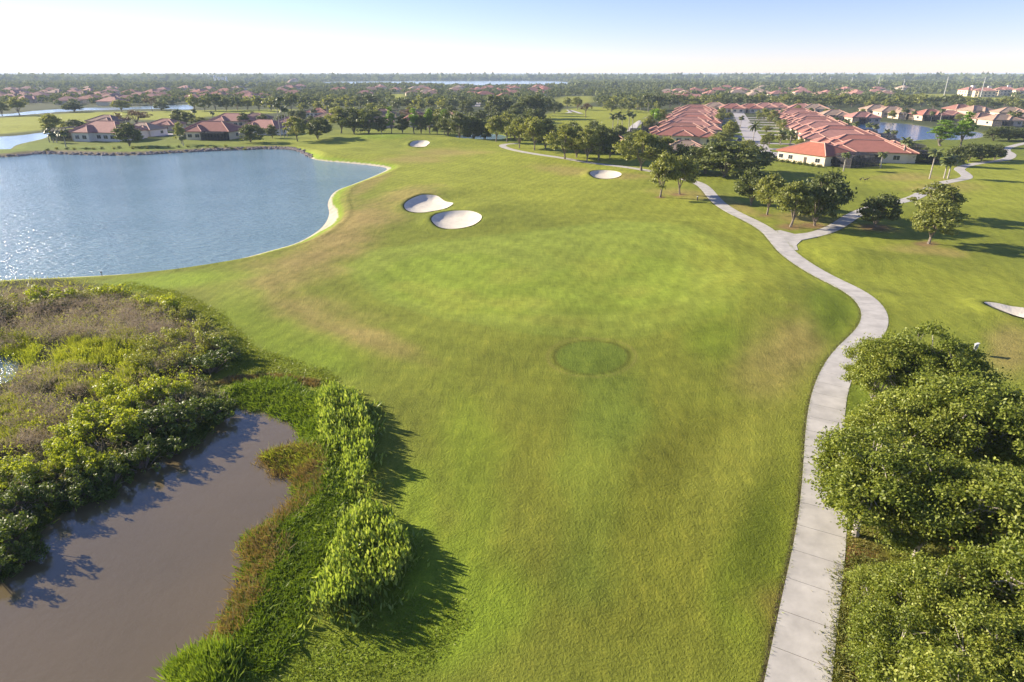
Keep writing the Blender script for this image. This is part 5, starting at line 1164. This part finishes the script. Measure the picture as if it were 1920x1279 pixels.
# broad-leaved clumps on the pond bank: each leaf a piece of its own, the rest one mass
def leaf_blade():
    m_ = MB(); L, W = .5, .11
    m_.add([(0, 0, 0), (W, .02, L * .45), (0, .05, L), (-W, .02, L * .45), (0, -.02, L * .45)], [(0, 1, 4), (1, 2, 4), (2, 3, 4), (3, 0, 4)]); return m_.mesh('leaf')
LEAF = leaf_blade(); LEAF.materials.append(M['broadleaf'])
def leafy_clump(poly_px, n, hgt, label, seed, ls=1.0):
    rng = np.random.default_rng(seed); poly = PP(poly_px); q = scatter_poly(poly_px, n, rng); c = poly.mean(0)
    edge = -sdf(q[:, 0], q[:, 1], poly); z0 = height(q[:, 0], q[:, 1])
    rag = fbm(q[:, 0] * 1.1, q[:, 1] * 1.1, seed, 2); keep = edge > 2.0 * (rag - .3) * rng.uniform(.2, 1.0, n); q, edge, z0, rag = q[keep], edge[keep], z0[keep], rag[keep]; n = len(q)
    hh = hgt * (.55 + .2 * smooth(0, .5, edge) + .75 * (fbm(q[:, 0] * .7, q[:, 1] * .7, seed + 5, 2) - .45)) * rng.uniform(.55, 1.2, n)
    root = thing('leafy_plant', label, 'plant', (c[0], c[1], hz(*c)), 0, 'leafy plants on the pond bank')
    zr = root.location.z
    st = MB()
    for i in range(0, n, 3): st.tube([(q[i, 0] - c[0], q[i, 1] - c[1], z0[i] - zr - .1), (q[i, 0] - c[0], q[i, 1] - c[1], z0[i] + hh[i] - zr)], [.018, .01], 3, False)
    st.build('stem', M['shrub_dark'], root)
    yaw = rng.uniform(0, 2 * pi, n); tilt = np.abs(rng.normal(.25, .25, n)); sc = rng.uniform(.7, 1.25, n) * ls
    order = np.argsort(q[:, 1]); pick = set(order[:300].tolist()); V0 = np.array([v.co for v in LEAF.vertices]); vv = []; ff = []
    for i in range(n):
        for k in range(2 if i not in pick else 1):
            p = (q[i, 0] - c[0], q[i, 1] - c[1], z0[i] + hh[i] * (1 if k == 0 else rng.uniform(.35, .85)) - zr)
            if i in pick:
                o = link('leaf', LEAF, None, root); o.location = p; o.rotation_euler = (tilt[i], 0, yaw[i]); s = sc[i]; o.scale = (s, s, s)
            else:
                t = tilt[i] + .3 * k; y_ = yaw[i] + 2.1 * k; w = V0 * sc[i]; w = np.c_[w[:, 0], w[:, 1] * cos(t) - w[:, 2] * sin(t), w[:, 1] * sin(t) + w[:, 2] * cos(t)]
                w = np.c_[w[:, 0] * cos(y_) - w[:, 1] * sin(y_), w[:, 0] * sin(y_) + w[:, 1] * cos(y_), w[:, 2]] + np.array(p); o_ = len(vv); vv += w.tolist(); ff += [tuple(a + o_ for a in pl.vertices) for pl in LEAF.polygons]
    m_ = bpy.data.meshes.new('foliage'); m_.from_pydata(vv, [], ff); o = link('foliage', m_, M['broadleaf'], root); o['kind'] = 'stuff'
leafy_clump([(598, 742), (625, 738), (680, 765), (700, 800), (708, 850), (700, 900), (685, 935), (650, 945), (645, 900), (632, 860), (605, 830), (590, 790)], 2600, 1.3, 'upper mass of bright broad-leaved plants on the right pond bank', 121, .72)
leafy_clump([(640, 985), (690, 965), (735, 975), (768, 1020), (772, 1070), (745, 1120), (690, 1160), (620, 1185), (580, 1175), (590, 1130), (612, 1080), (625, 1030)], 2600, 1.35, 'lower mass of bright broad-leaved plants on the right pond bank', 122, .68)

grass_mass('leafy_sprouts', 'loose leafy sprouts spreading round the two broad-leaved masses', [(575, 745), (640, 725), (705, 760), (722, 860), (705, 950), (780, 1010), (790, 1080), (740, 1150), (620, 1210), (560, 1190), (590, 1080), (620, 960), (590, 850)], 2600, .6, .07, 'broadleaf', 131, .5, 260)
# ================================================================== SMALL THINGS
# rocks along the far shore of the lake
rkm = []
for s_ in range(4):
    rd = random.Random(s_); m_ = MB(); vs_ = [(.5 * cos(a) * rd.uniform(.7, 1.2), .5 * sin(a) * rd.uniform(.7, 1.2), z) for z, r in ((-.15, 1), (.22, .8)) for a in np.linspace(0, 2 * pi, 7)[:-1]]
    m_.add(vs_ + [(0, 0, .42)], [(i, (i + 1) % 6, 6 + (i + 1) % 6, 6 + i) for i in range(6)] + [(6 + i, 6 + (i + 1) % 6, 12) for i in range(6)]); me_ = m_.mesh('rock'); me_.materials.append(M['rock']); rkm.append(me_)
rd = random.Random(5); vv = []; ff = []
line = LAKE[(LAKE[:, 1] > 190) & (LAKE[:, 0] < -65)]
for i in range(700):
    j = rd.randrange(len(line) - 1); t = rd.random(); p = line[j] * (1 - t) + line[j + 1] * t
    if np.hypot(*(line[j] - line[j + 1])) > 40: continue
    x, y = p[0] + rd.uniform(-.5, .5), p[1] + rd.uniform(-.2, 2.4); m_ = rkm[i % 4]; s = rd.uniform(.5, 1.3); a = rd.uniform(0, 6.28); o_ = len(vv); z = max(hz(x, y), WL - .1)
    vv += [(x + s * (v.co.x * cos(a) - v.co.y * sin(a)), y + s * (v.co.x * sin(a) + v.co.y * cos(a)), z + s * v.co.z) for v in m_.vertices]; ff += [tuple(k + o_ for k in pl.vertices) for pl in m_.polygons]
m_ = bpy.data.meshes.new('shore_rocks'); m_.from_pydata(vv, [], ff); tag(link('shore_rocks', m_, M['rock']), 'brown rubble along the far lake shore', kind='stuff')
# garden hedge plants along the far shore
for i in range(22):
    u = 88 + i * 17.5 + rd.uniform(-4, 4); v = 281 - .015 * (u - 88) + rd.uniform(-1, 1.5); x, y = P(u, v); a, b = SH[['dark', 'olive'][i % 2]][0]
    r = thing('shrub', 'small shrub, %s in the row above the far lake rubble' % from_left(i, 22), 'shrub', (x, y, hz(x, y)), rd.uniform(0, 6), 'shrubs along the far lake shore', (.55, .55, .5)); link('stem', a, None, r); link('foliage', b, None, r)
# hedge along the end villa wall
for i in range(9):
    t = i / 8; x = 80.6 + 7.6 * t; y = 202.5 - 16.3 * t; a, b = SH['dark'][i % 2]
    r = thing('shrub', 'clipped shrub, %s along the cream side wall of the end villa' % from_left(i, 9), 'shrub', (x, y, hz(x, y)), i, 'hedge along the end villa', (.7, .7, .55)); link('stem', a, None, r); link('foliage', b, None, r)
# flagstick on the far green
x, y = P(717, 265); z = hz(x, y); fl = thing('flagstick', 'thin flagstick with yellow flag on the far green', 'flag', (x, y, z), -.3)
m_ = MB(); m_.tube([(0, 0, -.1), (0, 0, 2.4)], [.035, .03], 6); m_.build('pole', M['white_paint'], fl); m_ = MB(); m_.add([(0, 0, 2.38), (.28, .05, 2.34), (.55, -.02, 2.3), (.55, -.02, 1.98), (.28, .05, 2.0), (0, 0, 2.0), (0, .012, 2.38), (.28, .062, 2.34), (.55, -.008, 2.3), (.55, -.008, 1.98), (.28, .062, 2.0), (0, .012, 2.0)], [(0, 5, 4, 1), (1, 4, 3, 2), (6, 7, 10, 11), (7, 8, 9, 10)]); m_.build('flag_cloth', M['yellow_flag'], fl)
# tee sign on two posts
x, y = P(1824, 668); sg = thing('tee_sign', 'small white and grey tee sign on two posts at the right', 'sign', (x, y, hz(x, y)), radians(28), None, (.8, .8, .85))
for s in (-.3, .3): m_ = MB(); m_.tube([(s, 0, -.2), (s, 0, 1.3)], [.045, .045], 6); m_.build('post', M['grey_paint'], sg)
m_ = MB(); m_.box(-.42, -.09, .62, .42, -.05, 1.25); m_.build('panel', M['white_paint'], sg); m_ = MB(); m_.box(-.16, -.13, .66, .16, -.092, 1.2); m_.build('panel_stripe', M['grey_paint'], sg); m_ = MB(); m_.box(-.45, -.16, 1.25, .45, .12, 1.31); m_.build('cap', M['white_paint'], sg)
# marker post by the path
x, y = P(1307, 378); mp = thing('marker_post', 'tiny dark marker post on the grass left of the path', 'post', (x, y, hz(x, y))); m_ = MB(); m_.tube([(0, 0, -.1), (0, 0, .8)], [.12, .12], 8); m_.build('post', M['bronze'], mp); m_ = MB(); m_.tube([(0, 0, .8), (0, 0, .95)], [.16, .1], 8); m_.build('cap', M['white_paint'], mp)
x, y = P(190, 513); mp = thing('stake', 'thin dark stake standing at the lake edge', 'stake', (x, y, -.85)); m_ = MB(); m_.tube([(0, 0, -.3), (.03, 0, .5), (0, .02, .95)], [.06, .05, .04], 6); m_.build('shaft', M['bronze'], mp); m_ = MB(); m_.box(-.09, -.09, .95, .09, .09, 1.06); m_.build('cap', M['bronze'], mp)
# three dark birds on the lawn
def bird(u, v, rot, label):
    x, y = P(u, v); b = thing('bird', label, 'bird', (x, y, hz(x, y)), rot, 'birds on the lawn'); vs_ = [(-.42, 0, .52), (-.25, 0, .55), (0, 0, .55), (.18, 0, .62), (.27, 0, .8), (.29, 0, .98), (.36, 0, 1.03), (.46, 0, 1.0)]; rs = [.03, .13, .17, .1, .05, .045, .055, .015]
    m_ = MB(); m_.tube(vs_, rs, 8); m_.build('body', M['bird_brown'], b, True)
    for s in (-.06, .06): m_ = MB(); m_.tube([(0, s, .45), (-.04, s, .22), (.0, s, 0), (.1, s, -.005)], [.025, .015, .014, .01], 5); m_.build('leg', M['bird_brown'], b)
bird(1613, 341, .2, 'left one of three small dark birds on the lawn'); bird(1620, 342, 2.6, 'middle one of three small dark birds on the lawn'); bird(1626, 341, -.4, 'right one of three small dark birds on the lawn')
# parked cars
def car(x, y, rot, paint, label):
    r = thing('parked_car', label, 'car', (x, y, .05), rot, 'cars parked at the villas'); m_ = MB()
    prof = [(-2.2, .35), (-2.25, .75), (-1.6, .9), (1.0, .92), (2.1, .78), (2.25, .5), (2.2, .3)]
    def ext(pr, w, name, mat):
        q = MB(); n = len(pr); q.add([(a, -w, b) for a, b in pr] + [(a, w, b) for a, b in pr], [tuple(range(n)), tuple(range(2 * n - 1, n - 1, -1))] + [(i, i + n, (i + 1) % n + n, (i + 1) % n) for i in range(n)]); return q.build(name, mat, r)
    ext(prof, .88, 'body', paint); ext([(-1.7, .9), (-1.35, 1.36), (.3, 1.4), (1.0, .92)], .74, 'window_band', M['glass']); ext([(-1.38, 1.38), (-1.2, 1.46), (.2, 1.47), (.36, 1.38)], .72, 'roof_panel', paint)
    for a in (-1.4, 1.4):
        for s in (-.9, .9):
            q = MB(); q.tube([(a, s - .1, .32), (a, s + .1, .32)], [.32, .32], 14); w_ = q.build('wheel', M['rubber'], r); q = MB(); q.tube([(a, s - .115, .32), (a, s + .115, .32)], [.18, .18], 10); q.build('hub_cap', M['metal_grey'], w_)
    for s in (-.6, .6): q = MB(); q.box(2.16, s - .2, .55, 2.27, s + .2, .7); q.build('headlight', M['white_paint'], r)
paint_w = simple('car_white', (.75, .75, .75), .25, .5, .02); paint_s = simple('car_silver', (.4, .42, .45), .25, .5, .02, metal=.4); paint_d = simple('car_dark', (.04, .045, .06), .25, .5, .02)
for (u, v), rot, pt, lab in [((1446, 296), 1.2, paint_w, 'white car parked in the court beside the end villa'), ((1432, 293), 1.25, paint_d, 'dark car parked left of the white car in the court'), ((1386, 266), 1.3, paint_s, 'silver car parked at the left villa row')]:
    car(*P(u, v), rot, pt, lab)

# ================================================================== HAZE
hb = MB(); hb.box(-17000, -17000, -3.6, 17000, 17000, 29.0); hm, nt, out = newmat('haze_air')
pv = nt.nodes.new('ShaderNodeVolumePrincipled'); pv.inputs['Color'].default_value = (.66, .8, 1.0, 1); pv.inputs['Density'].default_value = .00014; pv.inputs['Anisotropy'].default_value = 0
nt.links.new(pv.outputs[0], out.inputs['Volume']); tag(hb.build('haze', hm), 'thin blue haze over the whole plain', kind='stuff')
